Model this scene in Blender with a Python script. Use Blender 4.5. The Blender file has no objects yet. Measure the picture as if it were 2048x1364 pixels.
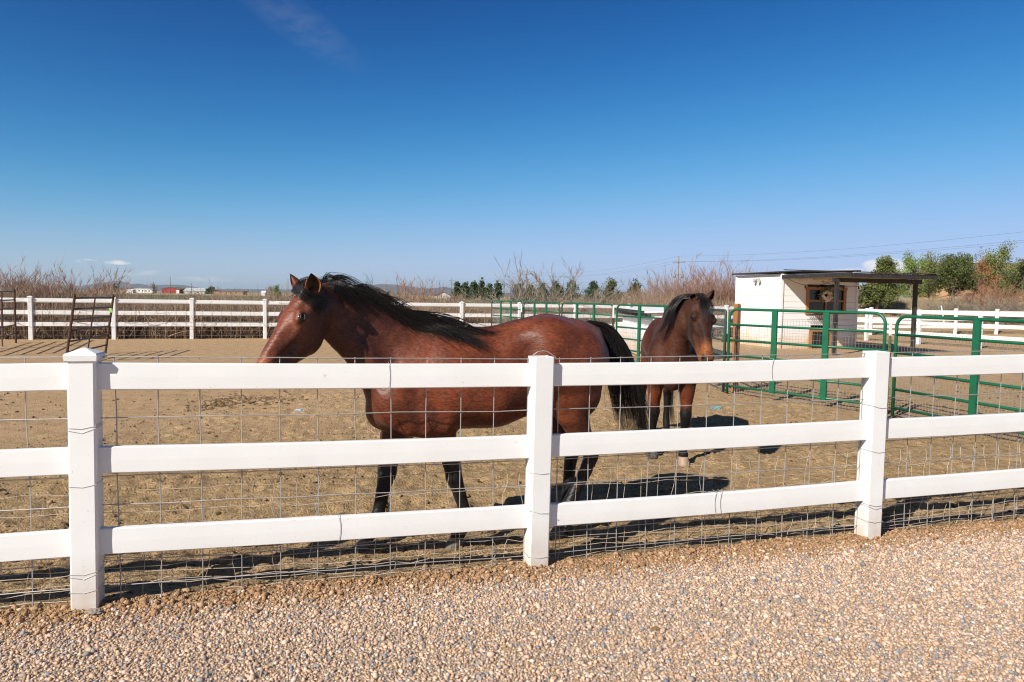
import bpy, math, random
import numpy as np
from mathutils import Vector, Matrix
random.seed(7)
RNG = np.random.default_rng(11)
scene = bpy.context.scene
COL = scene.collection
PI = math.pi

# ---------------------------------------------------------------- camera numbers (photo pixels 2048 x 1364)
F_PX, CAM_H, PITCH, ROLL = 1400.0, 1.66, 0.0632, 0.0156
_F = np.array([0, math.cos(PITCH), -math.sin(PITCH)])
_U0 = np.array([0, math.sin(PITCH), math.cos(PITCH)])
_R0 = np.array([1.0, 0, 0])
_R = math.cos(ROLL) * _R0 + math.sin(ROLL) * _U0
_U = -math.sin(ROLL) * _R0 + math.cos(ROLL) * _U0
CAM = np.array([0, 0, CAM_H])
def ray(x, y): return _F + (x - 1024) / F_PX * _R - (y - 682) / F_PX * _U
def on_ground(x, y, z=0.0):
    d = ray(x, y); return CAM + d * ((z - CAM_H) / d[2])
def at_depth(x, y, Y):
    d = ray(x, y); return CAM + d * (Y / d[1])
def on_plane(x, y, A, n, t):
    d = ray(x, y); return CAM + d * ((t - np.dot(CAM - A, n)) / np.dot(d, n))

# ---------------------------------------------------------------- mesh builder
class MB:
    def __init__(s): s.v = []; s.f = []; s.n = 0
    def add(s, v, f):
        v = np.asarray(v, float); s.v.append(v); s.f += [tuple(i + s.n for i in q) for q in f]; s.n += len(v); return s
    def box(s, c, size, ax=None, ay=None, az=None, bevel=0.0):
        ax = np.array([1., 0, 0]) if ax is None else np.asarray(ax, float)
        az = np.array([0, 0, 1.]) if az is None else np.asarray(az, float)
        ay = np.cross(az, ax) if ay is None else np.asarray(ay, float)
        c = np.asarray(c, float); h = np.asarray(size, float) / 2
        if bevel <= 0:
            v = [c + ax * h[0] * i + ay * h[1] * j + az * h[2] * k for i in (-1, 1) for j in (-1, 1) for k in (-1, 1)]
            return s.add(v, [(0, 1, 3, 2), (4, 6, 7, 5), (0, 4, 5, 1), (2, 3, 7, 6), (0, 2, 6, 4), (1, 5, 7, 3)])
        # bar with its four long edges (along the first axis) bevelled
        b = bevel; y, z = h[1], h[2]
        prof = [(-y + b, -z), (y - b, -z), (y, -z + b), (y, z - b), (y - b, z), (-y + b, z), (-y, z - b), (-y, -z + b)]
        v = [c + ax * h[0] * i + ay * p[0] + az * p[1] for i in (-1, 1) for p in prof]
        f = [(k, (k + 1) % 8, 8 + (k + 1) % 8, 8 + k) for k in range(8)]
        f += [tuple(range(7, -1, -1)), tuple(range(8, 16))]
        return s.add(v, f)
    def prism(s, base, top):
        n = len(base)
        f = [(k, (k + 1) % n, n + (k + 1) % n, n + k) for k in range(n)]
        f += [tuple(range(n - 1, -1, -1)), tuple(range(n, 2 * n))]
        return s.add(list(base) + list(top), f)
    def tube(s, pts, r, n=8, cap=True):
        P = np.asarray(pts, float); m = len(P)
        R = np.full(m, r, float) if np.isscalar(r) else np.asarray(r, float)
        T = np.gradient(P, axis=0); T /= np.linalg.norm(T, axis=1)[:, None] + 1e-12
        ref = np.array([0, 0, 1.]) if abs(T[0][2]) < .9 else np.array([1., 0, 0])
        a = np.cross(T[0], ref); a /= np.linalg.norm(a)
        v = []
        for i in range(m):
            a = a - T[i] * np.dot(a, T[i]); a /= np.linalg.norm(a) + 1e-12
            b = np.cross(T[i], a)
            for k in range(n):
                w = 2 * PI * k / n; v.append(P[i] + R[i] * (math.cos(w) * a + math.sin(w) * b))
        f = [(i * n + k, i * n + (k + 1) % n, (i + 1) * n + (k + 1) % n, (i + 1) * n + k) for i in range(m - 1) for k in range(n)]
        if cap: f += [tuple(range(n - 1, -1, -1)), tuple((m - 1) * n + k for k in range(n))]
        return s.add(v, f)
    def lathe(s, c, prof, n=16, az=(0, 0, 1), ax=(1, 0, 0)):
        c = np.asarray(c, float); az = np.asarray(az, float); ax = np.asarray(ax, float); ay = np.cross(az, ax)
        v = [c + az * z + r * (math.cos(2 * PI * k / n) * ax + math.sin(2 * PI * k / n) * ay) for r, z in prof for k in range(n)]
        m = len(prof)
        f = [(i * n + k, i * n + (k + 1) % n, (i + 1) * n + (k + 1) % n, (i + 1) * n + k) for i in range(m - 1) for k in range(n)]
        f += [tuple(range(n - 1, -1, -1)), tuple((m - 1) * n + k for k in range(n))]
        return s.add(v, f)
    def blob(s, c, r, seed=0, rough=.25):
        v, f = ico(1); g = np.random.default_rng(seed)
        v = v * (1 + rough * (g.random((len(v), 1)) - .5)) * np.asarray(r, float) + np.asarray(c, float)
        return s.add(v, [tuple(q) for q in f])
    def arrays(s): return np.concatenate(s.v), s.f

_ICO = {}
def ico(n):
    if n not in _ICO:
        t = (1 + 5 ** .5) / 2
        v = [(-1, t, 0), (1, t, 0), (-1, -t, 0), (1, -t, 0), (0, -1, t), (0, 1, t), (0, -1, -t), (0, 1, -t), (t, 0, -1), (t, 0, 1), (-t, 0, -1), (-t, 0, 1)]
        v = [np.array(p) / math.sqrt(1 + t * t) for p in v]
        f = [(0, 11, 5), (0, 5, 1), (0, 1, 7), (0, 7, 10), (0, 10, 11), (1, 5, 9), (5, 11, 4), (11, 10, 2), (10, 7, 6), (7, 1, 8), (3, 9, 4), (3, 4, 2), (3, 2, 6), (3, 6, 8), (3, 8, 9), (4, 9, 5), (2, 4, 11), (6, 2, 10), (8, 6, 7), (9, 8, 1)]
        for _ in range(n):
            mid = {}; nf = []
            def m(a, b):
                k = (min(a, b), max(a, b))
                if k not in mid:
                    p = v[a] + v[b]; v.append(p / np.linalg.norm(p)); mid[k] = len(v) - 1
                return mid[k]
            for a, b, c in f:
                x, y, z = m(a, b), m(b, c), m(c, a); nf += [(a, x, z), (b, y, x), (c, z, y), (x, y, z)]
            f = nf
        _ICO[n] = (np.array(v), np.array(f))
    return _ICO[n]

ORG = {}
def org_of(o): return ORG[o.name] if o is not None else np.zeros(3)
def obj(name, mb, mat, parent=None, smooth=False, org=None, attr=None):
    """link ONE mesh object; geometry is given in world coordinates"""
    v, f = mb.arrays() if isinstance(mb, MB) else mb
    v = np.asarray(v, float)
    if parent is not None: org = org_of(parent)
    elif org is None:
        lo, hi = v.min(0), v.max(0); org = np.array([(lo[0] + hi[0]) / 2, (lo[1] + hi[1]) / 2, lo[2]])
    org = np.asarray(org, float)
    me = bpy.data.meshes.new(name); lv = (v - org)
    if isinstance(f, np.ndarray):
        k = f.shape[1]; me.vertices.add(len(lv)); me.vertices.foreach_set('co', lv.astype(np.float32).ravel())
        me.loops.add(f.size); me.loops.foreach_set('vertex_index', f.astype(np.int32).ravel())
        me.polygons.add(len(f)); me.polygons.foreach_set('loop_start', np.arange(0, f.size, k, dtype=np.int32))
        me.polygons.foreach_set('loop_total', np.full(len(f), k, dtype=np.int32))
        me.update(calc_edges=True); me.validate()
    else:
        me.from_pydata(lv.tolist(), [], f); me.update()
    if smooth: me.polygons.foreach_set('use_smooth', np.ones(len(me.polygons), dtype=bool))
    if attr:
        for an, av in attr.items():
            c = np.ones((len(lv), 4), np.float32); c[:, :3] = av
            me.attributes.new(an, 'FLOAT_COLOR', 'POINT').data.foreach_set('color', c.ravel())
    if mat: me.materials.append(mat)
    o = bpy.data.objects.new(name, me); COL.objects.link(o)
    if parent is not None: o.parent = parent
    else: o.location = org
    ORG[o.name] = org
    return o
def tag(o, label=None, cat=None, group=None, kind=None):
    if label: o['label'] = label
    if cat: o['category'] = cat
    if group: o['group'] = group
    if kind: o['kind'] = kind
    return o
def thing(name, label, cat, loc, group=None):
    o = bpy.data.objects.new(name, None); COL.objects.link(o); o.empty_display_size = .2
    o.location = loc; ORG[o.name] = np.asarray(loc, float)
    return tag(o, label, cat, group)

# ---------------------------------------------------------------- noise in numpy
def vnoise(x, y, seed=0):
    def hsh(i, j):
        n = (i * 374761393 + j * 668265263 + seed * 974711) & 0xffffffff
        n = ((n ^ (n >> 13)) * 1274126177) & 0xffffffff
        return ((n ^ (n >> 16)) & 0xffff) / 65535.0
    xi = np.floor(x).astype(np.int64); yi = np.floor(y).astype(np.int64)
    u = x - xi; w = y - yi; u = u * u * (3 - 2 * u); w = w * w * (3 - 2 * w)
    a = hsh(xi, yi); b = hsh(xi + 1, yi); c = hsh(xi, yi + 1); d = hsh(xi + 1, yi + 1)
    return a + (b - a) * u + (c - a) * w + (a - b - c + d) * u * w
def fbm(x, y, o=4, seed=0):
    s = 0; a = .5
    for k in range(o): s = s + a * vnoise(x * 2 ** k, y * 2 ** k, seed + k); a *= .5
    return s - .47
def sstep(a, b, x):
    t = np.clip((x - a) / (b - a), 0, 1); return t * t * (3 - 2 * t)

# ---------------------------------------------------------------- materials
def nodes_of(m): m.use_nodes = True; return m.node_tree.nodes, m.node_tree.links
def mat(name, col, rough=.6, metal=0., spec=.5, var=None, vscale=6., vamt=1., bump=0., bscale=40., island=None, attr=None, sheen=0., stretch=None, coat=0., detail=4.):
    """Principled material: optional second colour through noise, colour ramp per mesh island, vertex colour, bump"""
    m = bpy.data.materials.new(name); N, L = nodes_of(m); N.clear()
    out = N.new('ShaderNodeOutputMaterial'); b = N.new('ShaderNodeBsdfPrincipled'); L.new(b.outputs[0], out.inputs[0])
    b.inputs['Roughness'].default_value = rough; b.inputs['Metallic'].default_value = metal
    b.inputs['Specular IOR Level'].default_value = spec
    b.inputs['Sheen Weight'].default_value = sheen; b.inputs['Coat Weight'].default_value = coat
    tc = N.new('ShaderNodeTexCoord'); vec = tc.outputs['Object']
    if stretch:
        mp = N.new('ShaderNodeMapping'); mp.inputs['Scale'].default_value = stretch; L.new(vec, mp.inputs[0]); vec = mp.outputs[0]
    cur = None
    if island:
        g = N.new('ShaderNodeNewGeometry'); r = N.new('ShaderNodeValToRGB'); L.new(g.outputs['Random Per Island'], r.inputs[0])
        e = r.color_ramp.elements; n = len(island)
        while len(e) < n: e.new(.5)
        for i, c in enumerate(island): e[i].position = i / (n - 1); e[i].color = (*c, 1)
        cur = r.outputs[0]
    elif attr:
        a = N.new('ShaderNodeAttribute'); a.attribute_name = attr; cur = a.outputs['Color']
    if var is not None:
        nz = N.new('ShaderNodeTexNoise'); nz.inputs['Scale'].default_value = vscale; nz.inputs['Detail'].default_value = detail
        L.new(vec, nz.inputs['Vector'])
        rp = N.new('ShaderNodeValToRGB'); rp.color_ramp.elements[0].position = .35; rp.color_ramp.elements[1].position = .68
        L.new(nz.outputs[0], rp.inputs[0])
        mx = N.new('ShaderNodeMix'); mx.data_type = 'RGBA'
        if attr or island: mx.blend_type = 'MULTIPLY'
        ml = N.new('ShaderNodeMath'); ml.operation = 'MULTIPLY'; ml.inputs[1].default_value = vamt
        L.new(rp.outputs[0], ml.inputs[0]); L.new(ml.outputs[0], mx.inputs[0])
        if cur: L.new(cur, mx.inputs[6])
        else: mx.inputs[6].default_value = (*col, 1)
        mx.inputs[7].default_value = (*var, 1); cur = mx.outputs[2]
    if cur: L.new(cur, b.inputs['Base Color'])
    else: b.inputs['Base Color'].default_value = (*col, 1)
    if bump:
        nb = N.new('ShaderNodeTexNoise'); nb.inputs['Scale'].default_value = bscale; nb.inputs['Detail'].default_value = 5
        L.new(vec, nb.inputs['Vector'])
        bp = N.new('ShaderNodeBump'); bp.inputs['Strength'].default_value = bump; bp.inputs['Distance'].default_value = .02
        L.new(nb.outputs[0], bp.inputs['Height']); L.new(bp.outputs[0], b.inputs['Normal'])
    return m

# ---------------------------------------------------------------- strands (hair, stems, twigs) as tapered tubes of three sides
def strands(P, r0, r1=None, n=3):
    """P (N,K,3) paths, r0 (N,) root radius -> vertices, quad array"""
    N_, K, _ = P.shape
    r1 = r0 * .15 if r1 is None else r1
    T = np.gradient(P, axis=1); T /= np.linalg.norm(T, axis=2, keepdims=True) + 1e-9
    ref = RNG.normal(size=(N_, 1, 3)); a = np.cross(T, np.broadcast_to(ref, T.shape)); a /= np.linalg.norm(a, axis=2, keepdims=True) + 1e-9
    b = np.cross(T, a); k = np.linspace(0, 1, K)[None, :, None]
    R = r0[:, None, None] * (1 - k) + r1[:, None, None] * k
    rings = [P + R * (math.cos(2 * PI * i / n) * a + math.sin(2 * PI * i / n) * b) for i in range(n)]
    V = np.stack(rings, axis=2).reshape(-1, 3)
    base = (np.arange(N_) * K * n)[:, None, None] + (np.arange(K - 1) * n)[None, :, None]
    i = np.arange(n)[None, None, :]; j = (i + 1) % n
    Q = np.stack([base + i, base + j, base + n + j, base + n + i], axis=-1).reshape(-1, 4)
    return V, Q
def catmull(pts, m):
    P = np.asarray(pts, float); P = np.vstack([2 * P[0] - P[1], P, 2 * P[-1] - P[-2]])
    out = []; n = len(P) - 3
    for u in np.linspace(0, n - 1e-6, m):
        i = int(u); t = u - i; a, b, c, d = P[i], P[i + 1], P[i + 2], P[i + 3]
        out.append(.5 * (2 * b + (c - a) * t + (2 * a - 5 * b + 4 * c - d) * t * t + (3 * b - a - 3 * c + d) * t ** 3))
    return np.array(out)
def merge(parts):
    V = []; Q = []; n = 0
    for v, q in parts: V.append(v); Q.append(q + n); n += len(v)
    return np.concatenate(V), np.concatenate(Q)
def rand_dirs(n, up=0.):
    d = RNG.normal(size=(n, 3)); d[:, 2] += up; return d / np.linalg.norm(d, axis=1)[:, None]
def grow(root, dirs, length, K=6, bend=.15, droop=0.):
    """stems growing from root (N,3) along dirs with random bending"""
    n = len(root); P = np.zeros((n, K, 3)); P[:, 0] = root; d = dirs.copy(); st = (length / (K - 1))[:, None]
    side = rand_dirs(n) * bend
    for k in range(1, K):
        d = d + side / (K - 1) + RNG.normal(size=(n, 3)) * bend * .5; d[:, 2] -= droop / (K - 1)
        d /= np.linalg.norm(d, axis=1)[:, None]; P[:, k] = P[:, k - 1] + d * st
    return P
def branch(P, per, spread, length, K=4, lo=.3, up=.3, bend=.2, droop=0.):
    """side shoots leaving parent paths P"""
    n, k, _ = P.shape; idx = np.repeat(np.arange(n), per); u = RNG.uniform(lo, .98, len(idx)) * (k - 1)
    i = np.minimum(u.astype(int), k - 2); w = (u - i)[:, None]
    root = P[idx, i] * (1 - w) + P[idx, i + 1] * w; d = P[idx, i + 1] - P[idx, i]; d /= np.linalg.norm(d, axis=1)[:, None] + 1e-9
    d = d + rand_dirs(len(idx)) * spread; d[:, 2] += up; d /= np.linalg.norm(d, axis=1)[:, None]
    return grow(root, d, length * RNG.uniform(.5, 1.2, len(idx)), K, bend, droop)
def leaves(C, size, flat=.0):
    """leaf-sized triangles-pairs (quads) round centres C"""
    n = len(C); a = rand_dirs(n); b = np.cross(a, rand_dirs(n)); b /= np.linalg.norm(b, axis=1)[:, None] + 1e-9
    s = (size * RNG.uniform(.6, 1.4, n))[:, None]
    V = np.stack([C - a * s, C + b * s * .5, C + a * s, C - b * s * .5], axis=1).reshape(-1, 3)
    return V, np.arange(4 * n).reshape(-1, 4)
SKY_SAT = 1.0; EXPO = .42; HAZE = 3.5e-5
SKY_GRADE = ((3.2, 5.1, 10.8), (2.6, 4.25, 7.0), (2.4, 3.3, 3.35))
# ================================================================ camera, sun, sky
cd = bpy.data.cameras.new('camera'); cam = bpy.data.objects.new('camera', cd); COL.objects.link(cam)
cd.sensor_width = 36; cd.lens = 36 * F_PX / 2048; cd.clip_end = 60000; cd.clip_start = .05
Mx = Matrix(((_R[0], _U[0], -_F[0]), (_R[1], _U[1], -_F[1]), (_R[2], _U[2], -_F[2]))).to_4x4()
Mx.translation = Vector(CAM); scene.cycles.filter_width = 1.15 if hasattr(scene, 'cycles') else 1.5
cam.matrix_world = Mx; scene.camera = cam
SUN_EL = math.radians(36.5); SUN_XY = np.array([-.665, -.747]); SUN_XY /= np.linalg.norm(SUN_XY)
to_sun = Vector((SUN_XY[0] * math.cos(SUN_EL), SUN_XY[1] * math.cos(SUN_EL), math.sin(SUN_EL)))
sl = bpy.data.lights.new('sun', 'SUN'); sl.energy = 5.0; sl.angle = math.radians(.53); sl.color = (1, .95, .87)
so = bpy.data.objects.new('sun', sl); COL.objects.link(so); so.rotation_euler = to_sun.to_track_quat('Z', 'Y').to_euler()
so.location = (-20, -20, 30)
W = bpy.data.worlds.new('World'); scene.world = W; W.use_nodes = True; N, L = W.node_tree.nodes, W.node_tree.links; N.clear()
wo = N.new('ShaderNodeOutputWorld'); bg = N.new('ShaderNodeBackground'); L.new(bg.outputs[0], wo.inputs[0])
sky = N.new('ShaderNodeTexSky'); sky.sky_type = 'NISHITA'; sky.sun_disc = False; sky.sun_elevation = SUN_EL
sky.sun_rotation = math.atan2(SUN_XY[0], SUN_XY[1]); sky.altitude = 1400; sky.air_density = 1.0; sky.dust_density = .0; sky.ozone_density = 2.2
bg.inputs[1].default_value = .1
hs = N.new('ShaderNodeHueSaturation'); hs.inputs['Saturation'].default_value = SKY_SAT; hs.inputs['Value'].default_value = 1.0
sep = N.new('ShaderNodeSeparateColor'); cmb = N.new('ShaderNodeCombineColor'); L.new(sky.outputs[0], sep.inputs[0])
def nm(op, a, k):
    q = N.new('ShaderNodeMath'); q.operation = op; L.new(a, q.inputs[0])
    if isinstance(k, float): q.inputs[1].default_value = k
    else: L.new(k, q.inputs[1])
    return q.outputs[0]
for ch, (p_, a_, k_) in enumerate(SKY_GRADE):       # deeper blue overhead and a soft shoulder, so the bright horizon does not burn out
    x_ = nm('POWER', nm('MULTIPLY', sep.outputs[ch], .115), p_)
    L.new(nm('DIVIDE', nm('MULTIPLY', x_, a_ / .115), nm('ADD', nm('MULTIPLY', x_, k_), 1.0)), cmb.inputs[ch])
soft = cmb.outputs[0]
# round the sun (behind the camera) the sky keeps its natural bright aureole
tcs = N.new('ShaderNodeTexCoord'); dv = N.new('ShaderNodeVectorMath'); dv.operation = 'DOT_PRODUCT'; dv.inputs[1].default_value = tuple(to_sun); L.new(tcs.outputs['Generated'], dv.inputs[0])
mr = N.new('ShaderNodeMapRange'); mr.interpolation_type = 'SMOOTHSTEP'; mr.inputs[1].default_value = .15; mr.inputs[2].default_value = .85; L.new(dv.outputs['Value'], mr.inputs[0])
mxs = N.new('ShaderNodeMix'); mxs.data_type = 'RGBA'; L.new(mr.outputs[0], mxs.inputs[0]); L.new(soft, mxs.inputs[6]); half = N.new('ShaderNodeVectorMath'); half.operation = 'SCALE'; half.inputs['Scale'].default_value = .5; L.new(sky.outputs[0], half.inputs[0]); L.new(half.outputs[0], mxs.inputs[7]); soft = mxs.outputs[2]
L.new(soft, hs.inputs['Color'])
# thin clouds of the sky itself, placed by direction
geo = N.new('ShaderNodeTexCoord'); cur = hs.outputs[0]
nz = N.new('ShaderNodeTexNoise'); nz.inputs['Scale'].default_value = 45; nz.inputs['Detail'].default_value = 6; nz.inputs['Roughness'].default_value = .62
mpn = N.new('ShaderNodeMapping'); mpn.inputs['Scale'].default_value = (1, 1, 2.2); L.new(geo.outputs['Generated'], mpn.inputs[0]); L.new(mpn.outputs[0], nz.inputs['Vector'])
def cloud(px, py, ang, la, lb, amt, thr=.42, col=(7.2, 7.1, 7.2)):
    """a soft elliptical patch of cloud round the direction of (px,py)"""
    global cur
    d = ray(px, py); d /= np.linalg.norm(d)
    e1 = ray(px + 10 * math.cos(ang), py + 10 * math.sin(ang)); e1 /= np.linalg.norm(e1); e1 = e1 - d * np.dot(e1, d); e1 /= np.linalg.norm(e1)
    e2 = np.cross(d, e1)
    def dot(v, s):
        q = N.new('ShaderNodeVectorMath'); q.operation = 'DOT_PRODUCT'; q.inputs[1].default_value = tuple(np.asarray(v) * s)
        L.new(geo.outputs['Generated'], q.inputs[0]); return q.outputs['Value']
    def mth(op, a, b=None):
        q = N.new('ShaderNodeMath'); q.operation = op
        for i, z in enumerate((a, b)):
            if z is None: continue
            if isinstance(z, (int, float)): q.inputs[i].default_value = z
            else: L.new(z, q.inputs[i])
        return q.outputs[0]
    u, w = dot(e1, F_PX / la), dot(e2, F_PX / lb)
    r2 = mth('ADD', mth('MULTIPLY', u, u), mth('MULTIPLY', w, w))
    fall = mth('MAXIMUM', mth('SUBTRACT', 1.0, r2), 0.0)
    front = mth('GREATER_THAN', dot(d, 1.0), 0.0)
    n2 = mth('MAXIMUM', mth('SUBTRACT', nz.outputs[0], thr), 0.0)
    m = mth('MINIMUM', mth('MULTIPLY', mth('MULTIPLY', mth('MULTIPLY', fall, front), n2), amt), .85)
    mx = N.new('ShaderNodeMix'); mx.data_type = 'RGBA'; L.new(m, mx.inputs[0]); L.new(cur, mx.inputs[6]); mx.inputs[7].default_value = (*col, 1); cur = mx.outputs[2]
cloud(590, 40, .62, 150, 40, .13, .28)
cloud(175, 522, 0, 20, 4, 6); cloud(237, 525, 0, 24, 4.5, 7); cloud(275, 548, -.1, 40, 6, 2.5); cloud(410, 558, 0, 60, 6, 2.5)
cloud(1790, 533, .05, 55, 15, 10, .3); cloud(1945, 534, 0, 40, 11, 9, .3); cloud(1715, 545, 0, 60, 10, 4, .35)
L.new(cur, bg.inputs[0])
vs = scene.view_settings; vs.view_transform = 'Standard'; vs.look = 'None'; vs.exposure = EXPO; vs.gamma = 1; vs.use_curve_mapping = False

# ================================================================ fence line of the foreground
FA = .264; FD = np.array([math.cos(FA), math.sin(FA), 0]); FN = np.array([math.sin(FA), -math.cos(FA), 0])   # along, towards camera
FO = np.array([-2.192, 3.556, 0])                                                                           # first post in view
def fence_q(x, y): return -((x - FO[0]) * FN[0] + (y - FO[1]) * FN[1])                                      # >0 behind the fence
def ground_z(x, y, fine=True):
    q = fence_q(x, y) + .05 * fbm(x * 3, y * 3, 3, 5); near = sstep(26, 14, np.hypot(x, y))
    pad = sstep(-.05, .25, q) * sstep(40, 20, y)
    z = -.02 * sstep(0, .4, q) * near
    z = z + near * pad * (.055 * fbm(x * 2.6, y * 2.6, 4, 1) + .05 * np.maximum(fbm(x * 7, y * 7, 3, 2), -.1)) + near * pad * .02 * fbm(x * 16, y * 16, 2, 12)
    z = z + near * .045 * np.exp(-((q + .02) / .13) ** 2) * (.5 + 1.6 * np.abs(fbm(x * 9, y * 9, 3, 3)))
    z = z + near * (1 - sstep(-.05, .25, q)) * .012 * fbm(x * 2, y * 2, 2, 4)
    z = z + .10 * fbm(x * .15, y * .15, 3, 9) * sstep(16, 40, np.hypot(x, y))
    bank = sstep(37.5, 46, y) * sstep(.36, .47, x / np.maximum(y, 1)) * 1.9
    return z + bank
def axis(lo, hi, st, far, gr=1.16):
    a = [lo]; s = st
    while a[-1] > -far: s *= gr; a.append(a[-1] - s)
    b = list(np.arange(lo, hi, st)); s = st
    while b[-1] < far: s *= gr; b.append(b[-1] + s)
    return np.array(a[::-1][:-1] + b)
xs = axis(-4.6, 5.2, .034, 20000); ys = axis(2.3, 12, .034, 20000); ys = ys[ys > -800]
_hp = np.random.default_rng(77); HPR = np.stack([_hp.uniform(-4.4, 5, 1500), _hp.uniform(3.6, 11.8, 1500)], 1); HPR = HPR[fence_q(HPR[:, 0], HPR[:, 1]) > .25]
def hoofprints(xs, ys, Z):
    """shallow trampled prints with a raised rim"""
    for x, y in HPR:
        i0, i1 = np.searchsorted(xs, (x - .16, x + .16)); j0, j1 = np.searchsorted(ys, (y - .16, y + .16))
        d = np.hypot(xs[i0:i1, None] - x, ys[None, j0:j1] - y); Z[i0:i1, j0:j1] += -.026 * np.exp(-(d / .05) ** 2) + .013 * np.exp(-((d - .085) / .03) ** 2)
    return Z
GX, GY = np.meshgrid(xs, ys, indexing='ij'); gx, gy = GX.ravel(), GY.ravel(); gz = hoofprints(xs, ys, ground_z(gx, gy).reshape(GX.shape)).ravel()
q = fence_q(gx, gy); rr = np.hypot(gx, gy)
zone = np.zeros((len(gx), 3))
zone[:, 0] = sstep(-.12, -.30, q + .10 * fbm(gx * 4, gy * 4, 3, 8))                  # gravel drive
zone[:, 1] = sstep(23.5, 25.5, gy - .32 * (gx + 15.9) + .6 * fbm(gx * .5, gy * .5, 3, 6)) * sstep(0, 1, gy)   # dry grass behind the far fence
zone[:, 2] = sstep(6, 15, rr + 6 * fbm(gx * .3, gy * .3, 3, 7) - 2.2 * gx * sstep(6, 9, gy) * .3)               # paler orange soil further away
ni, nj = len(xs), len(ys); I = np.arange(ni * nj).reshape(ni, nj)
GQ = np.stack([I[:-1, :-1], I[1:, :-1], I[1:, 1:], I[:-1, 1:]], -1).reshape(-1, 4)
gm = bpy.data.materials.new('ground_soil'); N, L = nodes_of(gm); b = N['Principled BSDF']; b.inputs['Roughness'].default_value = .95; b.inputs['Specular IOR Level'].default_value = .15
at = N.new('ShaderNodeAttribute'); at.attribute_name = 'zone'; sp = N.new('ShaderNodeSeparateColor'); L.new(at.outputs['Color'], sp.inputs[0])
tc = N.new('ShaderNodeTexCoord')
def nnoise(sc, det=6, ro=.6):
    n = N.new('ShaderNodeTexNoise'); n.inputs['Scale'].default_value = sc; n.inputs['Detail'].default_value = det; n.inputs['Roughness'].default_value = ro
    L.new(tc.outputs['Object'], n.inputs['Vector']); return n.outputs[0]
def ramp(x, stops):
    r = N.new('ShaderNodeValToRGB'); L.new(x, r.inputs[0]); e = r.color_ramp.elements
    while len(e) < len(stops): e.new(.5)
    for i, (p, c) in enumerate(stops): e[i].position = p; e[i].color = (*c, 1)
    return r.outputs[0]
def mixc(fac, a, b_):
    m = N.new('ShaderNodeMix'); m.data_type = 'RGBA'; L.new(fac, m.inputs[0]); L.new(a, m.inputs[6]); L.new(b_, m.inputs[7]); return m.outputs[2]
n1, n2, n3 = nnoise(9, 8, .7), nnoise(1.1, 5), nnoise(55, 3)
near_c = ramp(n1, [(.28, (.15, .098, .048)), (.45, (.345, .232, .122)), (.58, (.46, .312, .172)), (.75, (.53, .37, .215))])
warm_c = ramp(n1, [(.28, (.19, .12, .055)), (.45, (.39, .26, .13)), (.6, (.49, .33, .17)), (.75, (.56, .39, .22))])
far_c = ramp(nnoise(5, 8, .65), [(.28, (.33, .205, .10)), (.45, (.475, .315, .175)), (.6, (.535, .36, .205)), (.8, (.58, .40, .24))])
soil = mixc(ramp(n2, [(.40, (0, 0, 0)), (.6, (1, 1, 1))]), near_c, warm_c)
soil = mixc(sp.outputs['Blue'], soil, far_c)
grass_c = ramp(nnoise(.35, 9, .7), [(.3, (.25, .18, .10)), (.5, (.36, .275, .155)), (.7, (.42, .33, .20))])
soil = mixc(sp.outputs['Green'], soil, grass_c)
grav_c = ramp(nnoise(70, 2), [(.3, (.40, .28, .18)), (.5, (.54, .39, .26)), (.7, (.62, .47, .34))])
soil = mixc(sp.outputs['Red'], soil, grav_c); L.new(soil, b.inputs['Base Color'])
bp = N.new('ShaderNodeBump'); bp.inputs['Strength'].default_value = .8; bp.inputs['Distance'].default_value = .05
bm_ = N.new('ShaderNodeMath'); bm_.operation = 'ADD'; L.new(nnoise(28, 9, .7), bm_.inputs[0]); L.new(n3, bm_.inputs[1]); L.new(bm_.outputs[0], bp.inputs['Height']); L.new(bp.outputs[0], b.inputs['Normal'])
g = obj('ground', (np.stack([gx, gy, gz], 1), GQ), gm, smooth=True, org=(0, 0, 0), attr={'zone': zone}); tag(g, kind='structure')

# loose stones of the drive (uncountable) and clods of soil
def scatter(pts, size, zz, flat=(.45, 1.), sub=0, jitter=.35):
    v0, f0 = ico(sub); n = len(pts); m = len(v0)
    S = np.stack([RNG.uniform(.7, 1.35, n), RNG.uniform(.6, 1.1, n), RNG.uniform(*flat, n)], 1) * size[:, None]
    V = v0[None] * (1 + jitter * (RNG.random((n, m, 1)) - .5)) * S[:, None, :]
    a = RNG.uniform(0, 2 * PI, n); tl = RNG.normal(0, .35, n)
    c, s_ = np.cos(tl)[:, None], np.sin(tl)[:, None]; V = np.stack([V[..., 0], V[..., 1] * c - V[..., 2] * s_, V[..., 1] * s_ + V[..., 2] * c], -1)
    c, s_ = np.cos(a)[:, None], np.sin(a)[:, None]; V = np.stack([V[..., 0] * c - V[..., 1] * s_, V[..., 0] * s_ + V[..., 1] * c, V[..., 2]], -1)
    V += np.stack([pts[:, 0], pts[:, 1], zz], 1)[:, None, :]
    return V.reshape(-1, 3), (f0[None] + (np.arange(n) * m)[:, None, None]).reshape(-1, 3)
st = .0136; X, Y = np.meshgrid(np.arange(-3.6, 3.9, st), np.arange(2.35, 5.4, st)); P = np.stack([X.ravel(), Y.ravel()], 1) + RNG.uniform(-.6, .6, (X.size, 2)) * st
q = fence_q(P[:, 0], P[:, 1]); ed = q + .12 * fbm(P[:, 0] * 4, P[:, 1] * 4, 3, 8) + RNG.normal(0, .06, len(P))
P = P[(ed < -.125) & (np.abs(P[:, 0]) < .86 * P[:, 1] + .35)]
sz = .0066 * np.exp(RNG.normal(0, .33, len(P))); sz = np.minimum(sz, .02)
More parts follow.
